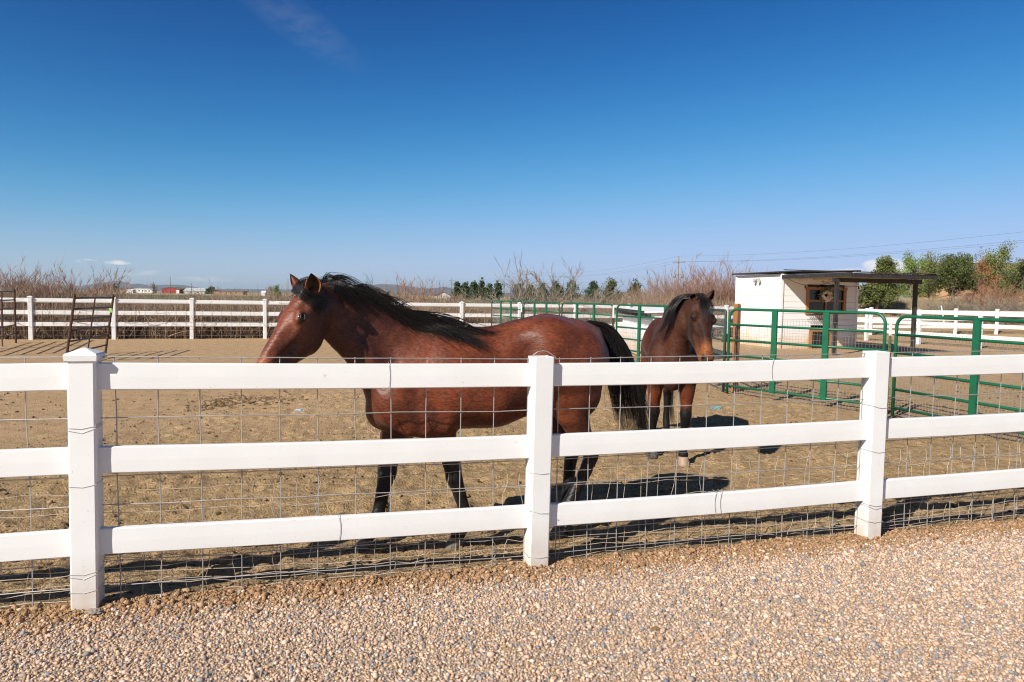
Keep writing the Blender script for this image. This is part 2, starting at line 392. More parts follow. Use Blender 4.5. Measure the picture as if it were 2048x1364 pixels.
stone_cols = [(0.494, 0.309, 0.186), (0.607, 0.408, 0.262), (0.719, 0.522, 0.371), (0.16, 0.176, 0.198), (0.562, 0.364, 0.232), (0.225, 0.224, 0.244), (0.652, 0.457, 0.314), (0.749, 0.61, 0.523), (0.449, 0.283, 0.169), (0.24, 0.248, 0.262), (0.325, 0.299, 0.302), (0.584, 0.396, 0.268), (0.64, 0.419, 0.337), (0.562, 0.392, 0.256), (0.34, 0.212, 0.128), (0.516, 0.343, 0.22), (0.157, 0.158, 0.18), (0.685, 0.489, 0.349)]
M_stone = mat('drive_stone', (.5, .4, .3), .8, spec=.3, island=stone_cols)
o = obj('gravel', scatter(P, sz, ground_z(P[:, 0], P[:, 1]) + sz * RNG.uniform(.0, .5, len(P)), (.5, .95), 0, .5), M_stone, org=(0, 3.3, 0)); tag(o, 'multicoloured pinkish tan and grey gravel of the drive', 'gravel', kind='stuff')
n = 26000; s_ = RNG.uniform(-1.5, 7.6, n); qq = RNG.normal(-.06, .06, n); qq = np.where(RNG.random(n) < .25, RNG.normal(-.16, .09, n), qq)
P = (FO[None, :2] + s_[:, None] * FD[None, :2] - qq[:, None] * FN[None, :2]); sz = np.minimum(.0036 * np.exp(RNG.normal(0, .62, n)), .022)
M_clod = mat('red_soil', (.30, .16, .075), .95, spec=.1, island=[(.31, .175, .09), (.45, .265, .145), (.53, .335, .195), (.38, .22, .115), (.49, .295, .165)], var=(.7, .7, .7), vscale=60, vamt=.6, bump=.6, bscale=120)
o = obj('soil_clods', scatter(P, sz, ground_z(P[:, 0], P[:, 1]) + sz * .3, (.5, .9), 0, .75), M_clod, org=(0, 3.8, 0)); tag(o, 'crumbly reddish soil heaped along the foot of the near fence', 'soil', kind='stuff')
n = 46000; Y = 3.6 + 11 * RNG.random(n) ** 1.5; X = RNG.uniform(-.85, .85, n) * Y; dn = fbm(X * .9, Y * .9, 3, 21)
k = (fence_q(X, Y) > .08) & (RNG.random(n) < sstep(-.18, .2, dn) + .12); X, Y = X[k], Y[k]
sz = np.minimum(.0075 * np.exp(RNG.normal(0, .55, len(X))), .03)
M_dung = mat('paddock_crumbs', (.2, .13, .07), .95, spec=.1, island=[(.12, .08, .04), (.28, .18, .095), (.33, .22, .12), (.18, .12, .06), (.30, .20, .10), (.36, .25, .14), (.07, .05, .03), (.10, .068, .035)])
o = obj('paddock_crumbs', scatter(np.stack([X, Y], 1), sz, ground_z(X, Y) + sz * .15, (.35, .7), 0, .5), M_dung, org=(0, 8, 0)); tag(o, 'crumbs of trampled soil and dung strewn over the paddock', 'soil', kind='stuff')
# dark dung heaps in the paddock
def heap(px, py, wid, dep, n, label, seed):
    g_ = np.random.default_rng(seed); c = on_ground(px, py, -.02); mb = MB()
    for i in range(n):
        p = c + np.array([g_.normal(0, wid / 2.2), g_.normal(0, dep / 2.2), 0]); r = g_.uniform(.007, .022)
        p[2] = ground_z(p[0], p[1]) + r * .4; mb.blob(p, (r * 1.2, r, r * .6), seed * 1000 + i, .5)
    tag(obj('dung_crumbs', mb, M_heap), label, 'dung', None, 'stuff')
M_heap = mat('dark_dung', (.13, .082, .045), .95, spec=.05, var=(.23, .155, .09), vscale=30, bump=.5, bscale=90)
heap(448, 806, .45, .7, 260, 'dark dung heap seen under the top rail left of the big horse', 1)
heap(535, 800, .7, .6, 220, 'scattered dung heap beside the blue scrap in the paddock', 2)
heap(420, 865, .16, .16, 12, 'small dung droppings low on the left of the paddock', 3)
# ================================================================ materials of the fences
M_vinyl = mat('white_vinyl', (.80, .795, .785), .42, spec=.45, var=(.745, .735, .715), vscale=3.5, vamt=.55, bump=.02, bscale=12)
def dirty_foot(m, z1, amt, col=(.50, .36, .24)):
    """dust splashed up the lowest part of a white post"""
    N, L = m.node_tree.nodes, m.node_tree.links; b = N['Principled BSDF']; src = b.inputs['Base Color'].links[0].from_socket
    g_ = N.new('ShaderNodeNewGeometry'); sx = N.new('ShaderNodeSeparateXYZ'); L.new(g_.outputs['Position'], sx.inputs[0])
    r = N.new('ShaderNodeMapRange'); r.inputs[1].default_value = z1; r.inputs[2].default_value = 0; L.new(sx.outputs['Z'], r.inputs[0])
    n = N.new('ShaderNodeTexNoise'); n.inputs['Scale'].default_value = 14; n.inputs['Detail'].default_value = 7; L.new(g_.outputs['Position'], n.inputs[0])
    n2 = N.new('ShaderNodeTexNoise'); n2.inputs['Scale'].default_value = 55; n2.inputs['Detail'].default_value = 3; L.new(g_.outputs['Position'], n2.inputs[0])
    rp = N.new('ShaderNodeMapRange'); rp.inputs[1].default_value = .70; rp.inputs[2].default_value = .76; rp.inputs[4].default_value = .5; L.new(n2.outputs[0], rp.inputs[0])
    mu = N.new('ShaderNodeMath'); mu.operation = 'MULTIPLY'; L.new(r.outputs[0], mu.inputs[0]); L.new(n.outputs[0], mu.inputs[1])
    m2 = N.new('ShaderNodeMath'); m2.operation = 'MULTIPLY_ADD'; m2.use_clamp = True; m2.inputs[1].default_value = amt; L.new(mu.outputs[0], m2.inputs[0]); L.new(rp.outputs[0], m2.inputs[2])
    x = N.new('ShaderNodeMix'); x.data_type = 'RGBA'; L.new(m2.outputs[0], x.inputs[0]); L.new(src, x.inputs[6]); x.inputs[7].default_value = (*col, 1); L.new(x.outputs[2], b.inputs['Base Color'])
dirty_foot(M_vinyl, .32, 1.1)
M_vinyl_far = mat('white_vinyl_far', (.80, .79, .775), .5, spec=.3, var=(.70, .675, .64), vscale=2, vamt=.6)
M_wire = mat('galvanised_wire', (.42, .41, .40), .45, metal=.35, var=(.30, .25, .2), vscale=25, vamt=.5)
M_wire_rust = mat('weathered_wire', (.54, .47, .38), .65, metal=.1, var=(.40, .29, .2), vscale=30, vamt=.8)
M_green = mat('green_pipe_paint', (.006, .128, .060), .38, spec=.5, var=(.012, .085, .045), vscale=9, vamt=.7, bump=.03, bscale=30)
M_green_wear = mat('worn_green_paint', (.02, .10, .055), .5, var=(.32, .22, .12), vscale=40, vamt=.5)
M_rust = mat('rusty_pipe', (.055, .032, .022), .7, metal=.15, var=(.14, .06, .03), vscale=14, vamt=.7)
M_teal = mat('dark_teal_pipe', (.03, .075, .065), .5, spec=.4, var=(.05, .06, .05), vscale=12)
M_dirtline = mat('rust_stain', (.38, .22, .10), .8)

def post_mb(c, w, h, D, Nn, bev=.009, lean=(0, 0), wall=.004):
    """hollow-looking square post, four bevelled vertical edges; lean = top shift (along, across)"""
    mb = MB(); hw = w / 2; b = bev
    pr = [(-hw + b, -hw), (hw - b, -hw), (hw, -hw + b), (hw, hw - b), (hw - b, hw), (-hw + b, hw), (-hw, hw - b), (-hw, -hw + b)]
    top = np.asarray(c) + np.array([0, 0, h]) + D * lean[0] + Nn * lean[1]
    rows = [[np.asarray(c) + D * p[0] - Nn * p[1] - np.array([0, 0, .25]) for p in pr], [top + D * p[0] - Nn * p[1] for p in pr]]
    inn = 1 - 2 * wall / w
    rows.append([top + (D * p[0] - Nn * p[1]) * inn for p in pr]); rows.append([top + (D * p[0] - Nn * p[1]) * inn - np.array([0, 0, .12]) for p in pr])
    v = [p for r in rows for p in r]; f = [(i * 8 + k, i * 8 + (k + 1) % 8, (i + 1) * 8 + (k + 1) % 8, (i + 1) * 8 + k) for i in range(3) for k in range(8)]
    f.append(tuple(range(24, 32)))
    return mb.add(v, f), top
def cap_mb(top, w, D, Nn, skirt=.03, peak=.035, over=.012):
    mb = MB(); hw = w / 2 + over
    def ring(s, z): return [top + D * s * i - Nn * s * j + np.array([0, 0, z]) for i, j in ((-1, -1), (1, -1), (1, 1), (-1, 1))]
    v = ring(hw - .003, -skirt + .002) + ring(hw, .0) + ring(hw - .006, .009) + ring(.006, peak)
    f = [(i * 4 + k, i * 4 + (k + 1) % 4, (i + 1) * 4 + (k + 1) % 4, (i + 1) * 4 + k) for i in range(3) for k in range(4)] + [(3, 2, 1, 0), (12, 13, 14, 15)]
    return mb.add(v, f)

# ---------------------------------------------------------------- the near fence
PW, PH, SP = .127, 1.318, 2.44
RT = [1.276, .842, .413]; RH = .139                                  # tops of the rails, their height
PDZ = {-1: .02, 0: .014, 1: -.013, 2: .004, 3: .035, 4: .05}
LEAN = {-1: (0, 0), 0: (.012, 0), 1: (.012, .008), 2: (.006, -.006), 3: (.01, 0), 4: (0, 0)}
fence = thing('vinyl_fence', 'white three-rail vinyl fence with welded wire, standing along the gravel in front of both horses', 'fence', FO + FD * SP)
def fpt(i, across=0., z=0.): return FO + FD * SP * i + FN * across + np.array([0, 0, z + PDZ.get(i, 0)])
for i in range(-1, 5):
    c = fpt(i) * [1, 1, 0]; d, nn = FD, FN
    if i == 1: r = -.05; d = FD * math.cos(r) + FN * math.sin(r); nn = FN * math.cos(r) - FD * math.sin(r)
    mb, top = post_mb(c, PW, PH + PDZ[i], d, nn, lean=LEAN[i])
    p = obj('post', mb, M_vinyl, fence)
    if i in (-1, 0, 4): obj('post_cap', cap_mb(top, PW, d, nn), M_vinyl, p)
for i in range(-1, 4):
    for k in range(3):
        a = fpt(i, 0, RT[k] - RH / 2) + FD * (.045 + (.012 * RT[k] / 1.3)); b_ = fpt(i + 1, 0, RT[k] - RH / 2) - FD * (.045 - .012 * RT[k] / 1.3)
        ax = (b_ - a); l = np.linalg.norm(ax); ax /= l; az = np.cross(ax, -FN); az /= np.linalg.norm(az)
        mb = MB()
        m = 8; pr = [(-.019 + .005, -RH / 2), (.019 - .005, -RH / 2), (.019, -RH / 2 + .005), (.0205, 0), (.019, RH / 2 - .005), (.019 - .005, RH / 2), (-.019 + .005, RH / 2), (-.019, RH / 2 - .005), (-.0205, 0), (-.019, -RH / 2 + .005)]
        v = []
        for j in range(m + 1):
            u = j / m; cc = a + (b_ - a) * u; sag = -.004 * math.sin(PI * u) * (1 + (i + k) % 2)
            v += [cc + FN * y + az * (z + sag) for y, z in pr]
        q_ = len(pr); f = [(j * q_ + s, (j + 1) * q_ + s, (j + 1) * q_ + (s + 1) % q_, j * q_ + (s + 1) % q_) for j in range(m) for s in range(q_)]
        f += [tuple(range(q_)), tuple(m * q_ + s for s in range(q_ - 1, -1, -1))]
        obj('rail', mb.add(v, f), M_vinyl, fence)
def fz(s):
    i = int(math.floor(s / SP)); u = s / SP - i; return PDZ.get(i, .05) * (1 - u) + PDZ.get(i + 1, .05) * u
def wpt(s, z, back): return FO + FD * s - FN * back + np.array([0, 0, z + fz(s)])
mb = MB(); rnd = random.Random(3)
HZ = [1.302, 1.14, .985, .83, .677, .522, .37, .22, .09]
for z in HZ:
    ss = np.arange(-2.6, 8.9, .3)
    mb.tube([wpt(s, z + rnd.gauss(0, .0025), .0285 + .003 * math.sin(s * 2.1 + z * 3)) for s in ss], .0029, 5)
s = -2.5
while s < 8.8:
    mb.tube([wpt(s + rnd.gauss(0, .003), z, .034 + .003 * math.sin(s * 2 + z * 4)) for z in (-.02, .3, .7, 1.0, 1.306)], .0031, 5); s += .2033
for i in range(-1, 4):   # bowed loose end of the top wire over a post
    pass
obj('wire_panel', mb, M_wire, fence)
mb = MB()
for z, r in ((.60, .0012), (.487, .0014), (.385, .0017), (.30, .0017), (.235, .0018), (.183, .0018), (.136, .0018), (.094, .0018), (.055, .0018), (.018, .0025)):
    ss = np.arange(-2.6, 8.9, .11); ph = rnd.random() * 6
    mb.tube([wpt(s, z + rnd.gauss(0, .006) + .014 * math.sin(s * 1.7 + ph), .055 + .012 * math.sin(s * 1.3 + z * 9)) for s in ss], r, 4)
s = -2.55
while s < 8.8:
    k1, k2 = rnd.gauss(0, .012), rnd.gauss(0, .012); top = .61 if rnd.random() < .8 else .3
    mb.tube([wpt(s + k1 * math.sin(z * 9) + k2 * math.sin(z * 21 + s), z, .058 + .012 * math.sin(s * 1.3 + z * 9) + rnd.gauss(0, .003)) for z in np.linspace(.0, top, 9)], .0016, 4); s += .112
obj('field_mesh', mb, M_wire_rust, fence)
mb = MB()                                                            # bowed stiff wire over the centre post
c1 = fpt(1); mb.tube([c1 + FD * a_ - FN * .0 + np.array([0, 0, z]) for a_, z in ((-.035, 1.325), (-.01, 1.345), (.03, 1.352), (.06, 1.343), (.10, 1.315), (.112, 1.30))], .003, 6)
obj('wire_end', mb, M_wire, fence)
def rail_tie(s, k, bow=.004):
    z0, z1 = RT[k] - RH - .004, RT[k] + .004; mb = MB()
    path = [wpt(s, z0, .03), wpt(s, z0, -.0225)] + [wpt(s + bow * math.sin(PI * u), z0 + (z1 - z0) * u, -.0235) for u in np.linspace(0, 1, 7)] + [wpt(s, z1, -.0225), wpt(s, z1, .03)]
    mb.tube(path, .0014, 5); obj('wire_tie', mb, M_wire, fence)
def post_band(i, z, tilt=.0, rows=1):
    mb = MB(); h = PW / 2 + .002; c = fpt(i) + np.array([0, 0, z]); ln = np.array(LEAN[i]) * z / PH; c = c + FD * ln[0] + FN * ln[1]
    for r_ in range(rows):
        pts = []
        for a_, b_ in ((-1, -1), (-1, 1), (0, 1.0), (1, 1), (1, -1)):
            zz = -.012 * r_ + tilt * a_ - (.010 if b_ == 1 and a_ == 0 else 0) * (1 + r_)
            pts.append(c + FD * a_ * h + FN * b_ * h + np.array([0, 0, zz]))
        mb.tube(pts, .0014, 5, cap=False)
    obj('wire_tie', mb, M_wire, fence)
for s, k in ((1.545, 0), (4.05, 0), (6.45, 0), (1.27, 2), (3.66, 2), (3.70, 2), (6.35, 2)): rail_tie(s, k, random.choice((-.01, .008, .012)))
for i, z, tl, rw in ((0, .955, .004, 2), (0, .655, .003, 1), (0, .20, .004, 2), (0, .105, .003, 1), (1, .625, -.004, 1), (1, .385, -.012, 1), (1, .11, -.004, 1), (2, .94, -.008, 1), (2, .63, -.006, 1), (2, .255, -.006, 2), (2, .14, -.004, 1)): post_band(i, z, tl, rw)

# ---------------------------------------------------------------- other rail fences
def rail_fence(name, label, pts, h=1.40, rails=(1.37, .95, .53), caps=True, mesh=True, w=.127, lo=0.0):
    t = thing(name, label, 'fence', pts[len(pts) // 2])
    up = np.array([0, 0, 1.])
    for i, p in enumerate(pts):
        d = pts[min(i + 1, len(pts) - 1)] - pts[max(i - 1, 0)]; d = d / np.linalg.norm(d); nn = np.array([d[1], -d[0], 0])
        mb, top = post_mb(p, w, h, d, nn, lean=(random.gauss(0, .012), random.gauss(0, .01)))
        o = obj('post', mb, M_vinyl_far, t)
        if caps: obj('post_cap', cap_mb(top, w, d, nn), M_vinyl_far, o)
    for i in range(len(pts) - 1):
        d = pts[i + 1] - pts[i]; l = np.linalg.norm(d); d /= l
        for z in rails:
            obj('rail', MB().box((pts[i] + pts[i + 1]) / 2 + up * (z - .07), (l - .10, .038, .14), d, bevel=.006), M_vinyl_far, t)
    if mesh:
        mb = MB()
        for i in range(len(pts) - 1):
            d = pts[i + 1] - pts[i]; l = np.linalg.norm(d); d /= l; nn = np.array([d[1], -d[0], 0])
            for z in mesh[0]: mb.tube([pts[i] + nn * .03 + up * z, pts[i + 1] + nn * .03 + up * z], .003, 3, cap=False)
            for s_ in np.arange(0, l, mesh[1]): mb.tube([pts[i] + d * s_ + nn * .034 + up * .02, pts[i] + d * s_ + nn * .034 + up * mesh[0][0]], .0028, 3, cap=False)
        obj('wire_mesh', mb, M_wire, t)
    return t
BD = np.array([2.315, .745, 0]); BP = [np.array([-15.9, 23.1, 0]) + BD * k for k in range(-3, 14)]
BP.append(np.array([14.45, 32.7, 0]))
rail_fence('vinyl_fence', 'long white three-rail fence across the back of the paddock in front of the dry brush', BP, 1.41, (1.37, .97, .58), True, ((1.26, 1.0, .8, .62, .45, .3, .12), .32))
RP = [np.array([14.45, 32.7, 0]) + np.array([.98, -2.235, 0]) * k for k in range(0, 7)]
rail_fence('vinyl_fence', 'white three-rail fence running from the shed towards the right edge, its posts thickest', RP, 1.40, (1.36, .92, .50), False, None)
FP = [np.array([15.9, 35.4, 0]) + np.array([2.41, .38, 0]) * k for k in range(0, 8)]
rail_fence('vinyl_fence', 'farthest white rail fence at right with knob-capped posts below the dry bank', FP, 1.38, (1.30, .9, .5), True, None)

# ---------------------------------------------------------------- green pipe panels
UP = np.array([0, 0, 1.])
def pipe_panel(name, label, A, B, zt, nr=6, ups=(1 / 3., 2 / 3.), r=.024, m=None, mesh=True, wide=.095, zb=.13, group='green pipe panels', corner=.16):
    m = m or M_green
    A, B = np.array([A[0], A[1], 0.]), np.array([B[0], B[1], 0.]); d = B - A; l = np.linalg.norm(d); d /= l; nn = np.array([d[1], -d[0], 0])
    A = A + d * .03; B = B - d * .03; l -= .06
    t = thing(name, label, 'gate panel', (A + B) / 2, group)
    P = lambda s_, z, a_=0.: A + d * s_ + nn * a_ + UP * z
    path = [P(0, 0)] + [P(0, zt - corner)] + [P(corner * (1 - math.cos(x)), zt - corner + corner * math.sin(x)) for x in np.linspace(.2, PI / 2, 6)] + \
           [P(l - corner + corner * math.sin(x), zt - corner + corner * math.cos(x)) for x in np.linspace(0, PI / 2 - .2, 6)] + [P(l, zt - corner), P(l, 0)]
    obj('frame', MB().tube(path, r, 10), m, t, smooth=True)
    for z in np.linspace(zb, zt, nr)[:-1]:
        zz = z
        obj('pipe_rail', MB().tube([P(r * .6, zz), P(l - r * .6, zz)], r * .82, 8), m, t, smooth=True)
    for u in ups:
        mb = MB(); c = P(l * u, (zb + zt) / 2 - .02, 0)
        mb.box(c + nn * .026, (wide, .004, zt - zb + .02), d).box(c - d * (wide / 2 - .002) + nn * .008, (.004, .032, zt - zb + .02), d).box(c + d * (wide / 2 - .002) + nn * .008, (.004, .032, zt - zb + .02), d)
        obj('upright', mb, m, t)
    if mesh:
        mb = MB(); g_ = random.Random(int(A[0] * 100) + 5)
        for z in np.arange(.03, zt - .14, .1): mb.tube([P(x_, z + g_.gauss(0, .004), -.03) for x_ in np.linspace(.0, l, 7)], .0022, 3, cap=False)
        for s_ in np.arange(.02, l, .052):
            zt_ = zt - .20 + .05 * math.sin(s_ * 3 + A[0])
            mb.tube([P(s_ + g_.gauss(0, .003), z, -.033) for z in (.0, .5, zt_)], .0020, 3, cap=False)
        obj('wire_mesh', mb, M_wire, t)
    return t
pipe_panel('corral_gate', 'green pipe panel farthest back in the line, just left of the big horse\'s croup', (-.80, 26.7), (.33, 23.65), 1.50)
pipe_panel('corral_gate', 'green pipe panel second from the far end, above the big horse\'s croup', (.37, 23.55), (1.41, 20.85), 1.50)
pipe_panel('corral_gate', 'green pipe panel with a white-topped post at its right, behind the big horse\'s tail head', (1.45, 20.75), (2.56, 17.7), 1.50)
pipe_panel('corral_gate', 'green pipe panel standing in front of the long white coop, left of the facing horse', (2.60, 17.55), (3.82, 14.55), 1.50)
pipe_panel('corral_gate', 'dark teal pipe panel glimpsed between the facing horse\'s head and the wooden post', (3.86, 14.45), (3.84, 12.58), 1.47, 6, (.5,), m=M_teal, corner=.05)
pipe_panel('corral_gate', 'big green pipe gate with two wide uprights and wire mesh in front of the shed', (3.85, 12.5), (5.52, 10.3), 1.50)
pipe_panel('corral_gate', 'nearest green pipe gate running out of the right edge of the picture', (5.58, 10.2), (6.38, 7.3), 1.465, ups=(.44, .8))
mb = MB()                                                             # hinge and chain between the two gates
for z in (1.05, .95, .72): mb.tube([np.array([5.50, 10.33, z]), np.array([5.60, 10.17, z])], .012, 6)
mb.tube([np.array([5.55, 10.24, 1.12]), np.array([5.555, 10.23, .68])], .008, 6)
tag(obj('gate_hinge', mb, M_green), 'small green hinge bars joining the two nearest green gates', 'hinge')
def t_post(p, h, label, lean=(0, 0), m=M_green_wear, white=.22, grp='steel T posts'):
    t = thing('steel_post', label, 'post', (p[0], p[1], 0), grp); a = np.array([p[0], p[1], -.1]); b_ = np.array([p[0] + lean[0], p[1] + lean[1], h]); d = (b_ - a)
    def seg(u, v, mm, nm):
        mb = MB(); c = a + d * (u + v) / 2; L_ = np.linalg.norm(d) * (v - u); az = d / np.linalg.norm(d); ax = np.cross([0, 1., 0], az); ax /= np.linalg.norm(ax)
        mb.box(c, (.038, .006, L_), ax, None, az).box(c + np.cross(az, ax) * .018, (.006, .03, L_), ax, None, az)
        for k in range(int(L_ / .055)): mb.box(a + d * (u + (v - u) * (k + .5) / (L_ / .055)) - np.cross(az, ax) * .006, (.012, .008, .016), ax, None, az)
        return obj(nm, mb, mm, t)
    w = white / h; seg(0, 1 - w, m, 'shaft')
    if white: seg(1 - w, 1, M_vinyl_far, 'white_tip')
t_post((5.47, 10.12), 1.40, 'white-tipped green steel post between the two nearest green gates', white=.20)
t_post((2.52, 17.5), 1.47, 'white-tipped dark steel post between the panels behind the big horse\'s tail', white=.28, m=M_rust)
t_post((.30, 23.4), 1.42, 'dark steel post with a yellowish tip between the two farthest green panels', white=.25, m=M_rust)
def wood_post(p, h, label):
    w = .10; mb = MB(); c = np.array([p[0], p[1], 0]); a_ = .5; d = np.array([math.cos(a_), math.sin(a_), 0]); n_ = np.array([-d[1], d[0], 0]); rows = []
    for z, s_ in ((-.1, 1), (.4, .99), (.9, 1.0), (h - .04, .98), (h, .8)):
        rows += [c + UP * z + (d * i + n_ * j) * w / 2 * s_ for i, j in ((-.8, -1), (.8, -1), (1, -.8), (1, .8), (.8, 1), (-.8, 1), (-1, .8), (-1, -.8))]
    f = [(i * 8 + k, i * 8 + (k + 1) % 8, (i + 1) * 8 + (k + 1) % 8, (i + 1) * 8 + k) for i in range(4) for k in range(8)] + [tuple(range(32, 40))]
    tag(obj('wooden_post', mb.add(rows, f), M_post), label, 'post')
M_post = mat('orange_timber', (.34, .155, .06), .75, var=(.22, .095, .035), vscale=5, stretch=(12, 12, 1.2), bump=.2, bscale=20)
wood_post((4.09, 12.75), 1.60, 'round-topped orange timber post at the left end of the big green gate')
# ---------------------------------------------------------------- rusty pipe panels at the left
def rusty_panel(label, A, B, lean, zt, nr, mids=(.5,), feet=True, zb=.22):
    A, B = np.array([*A, 0.]), np.array([*B, 0.]); d = B - A; l = np.linalg.norm(d); d /= l; ln = np.array([lean[0], lean[1], 0])
    P = lambda s_, z: A + d * s_ + UP * z + ln * (z / zt)
    t = thing('rusty_gate', label, 'gate panel', (A + B) / 2, 'rusty pipe panels')
    for s_ in (0, l):
        p = obj('leg', MB().tube([P(s_, -.05), P(s_, zt + .05)], .03, 8), M_rust, t)
        obj('hook', MB().tube([P(s_ - .02, zt + .02), P(s_ - .035, zt + .09)], .012, 6).tube([P(s_ + .02, zt + .02), P(s_ + .035, zt + .09)], .012, 6), M_rust, p)
    for k, z in enumerate(np.linspace(zb, zt, nr)):
        obj('pipe_rail', MB().tube([P(s_, z - (.02 * math.sin(PI * s_ / l) if k == 0 else 0)) for s_ in np.linspace(0, l, 6)], .021, 8), M_rail, t, smooth=True)
    for u in mids: obj('upright', MB().tube([P(l * u, zb - .05), P(l * u, zt)], .017, 6), M_rust, t)
    return t, P, l
M_rail = mat('grey_brown_pipe', (.085, .07, .065), .45, metal=.3, var=(.06, .035, .025), vscale=10)
t, P, l = rusty_panel('leaning brown pipe panel standing alone behind the near fence\'s left post', (-10.3, 16.1), (-10.78, 18.5), (.26, -.04), 1.47, 6)
obj('tape', MB().box(P(l, 1.16) + np.array([0, -.035, 0]), (.07, .03, .16)), mat('lime_tape', (.25, .55, .06), .5), t)
rusty_panel('brown pipe panel cut by the left edge of the picture, close to the back fence', (-14.35, 19.4), (-15.35, 21.6), (.0, .0), 1.58, 6, (.35,), zb=.3)
rusty_panel('brown pipe panel continuing the row outside the left edge', (-13.2, 16.9), (-14.3, 19.3), (.0, .0), 1.58, 6, (.5,), zb=.3)
t_post((-14.75, 20.2), 1.36, 'thin dark steel post standing at the left edge of the picture', white=0, m=M_rust)
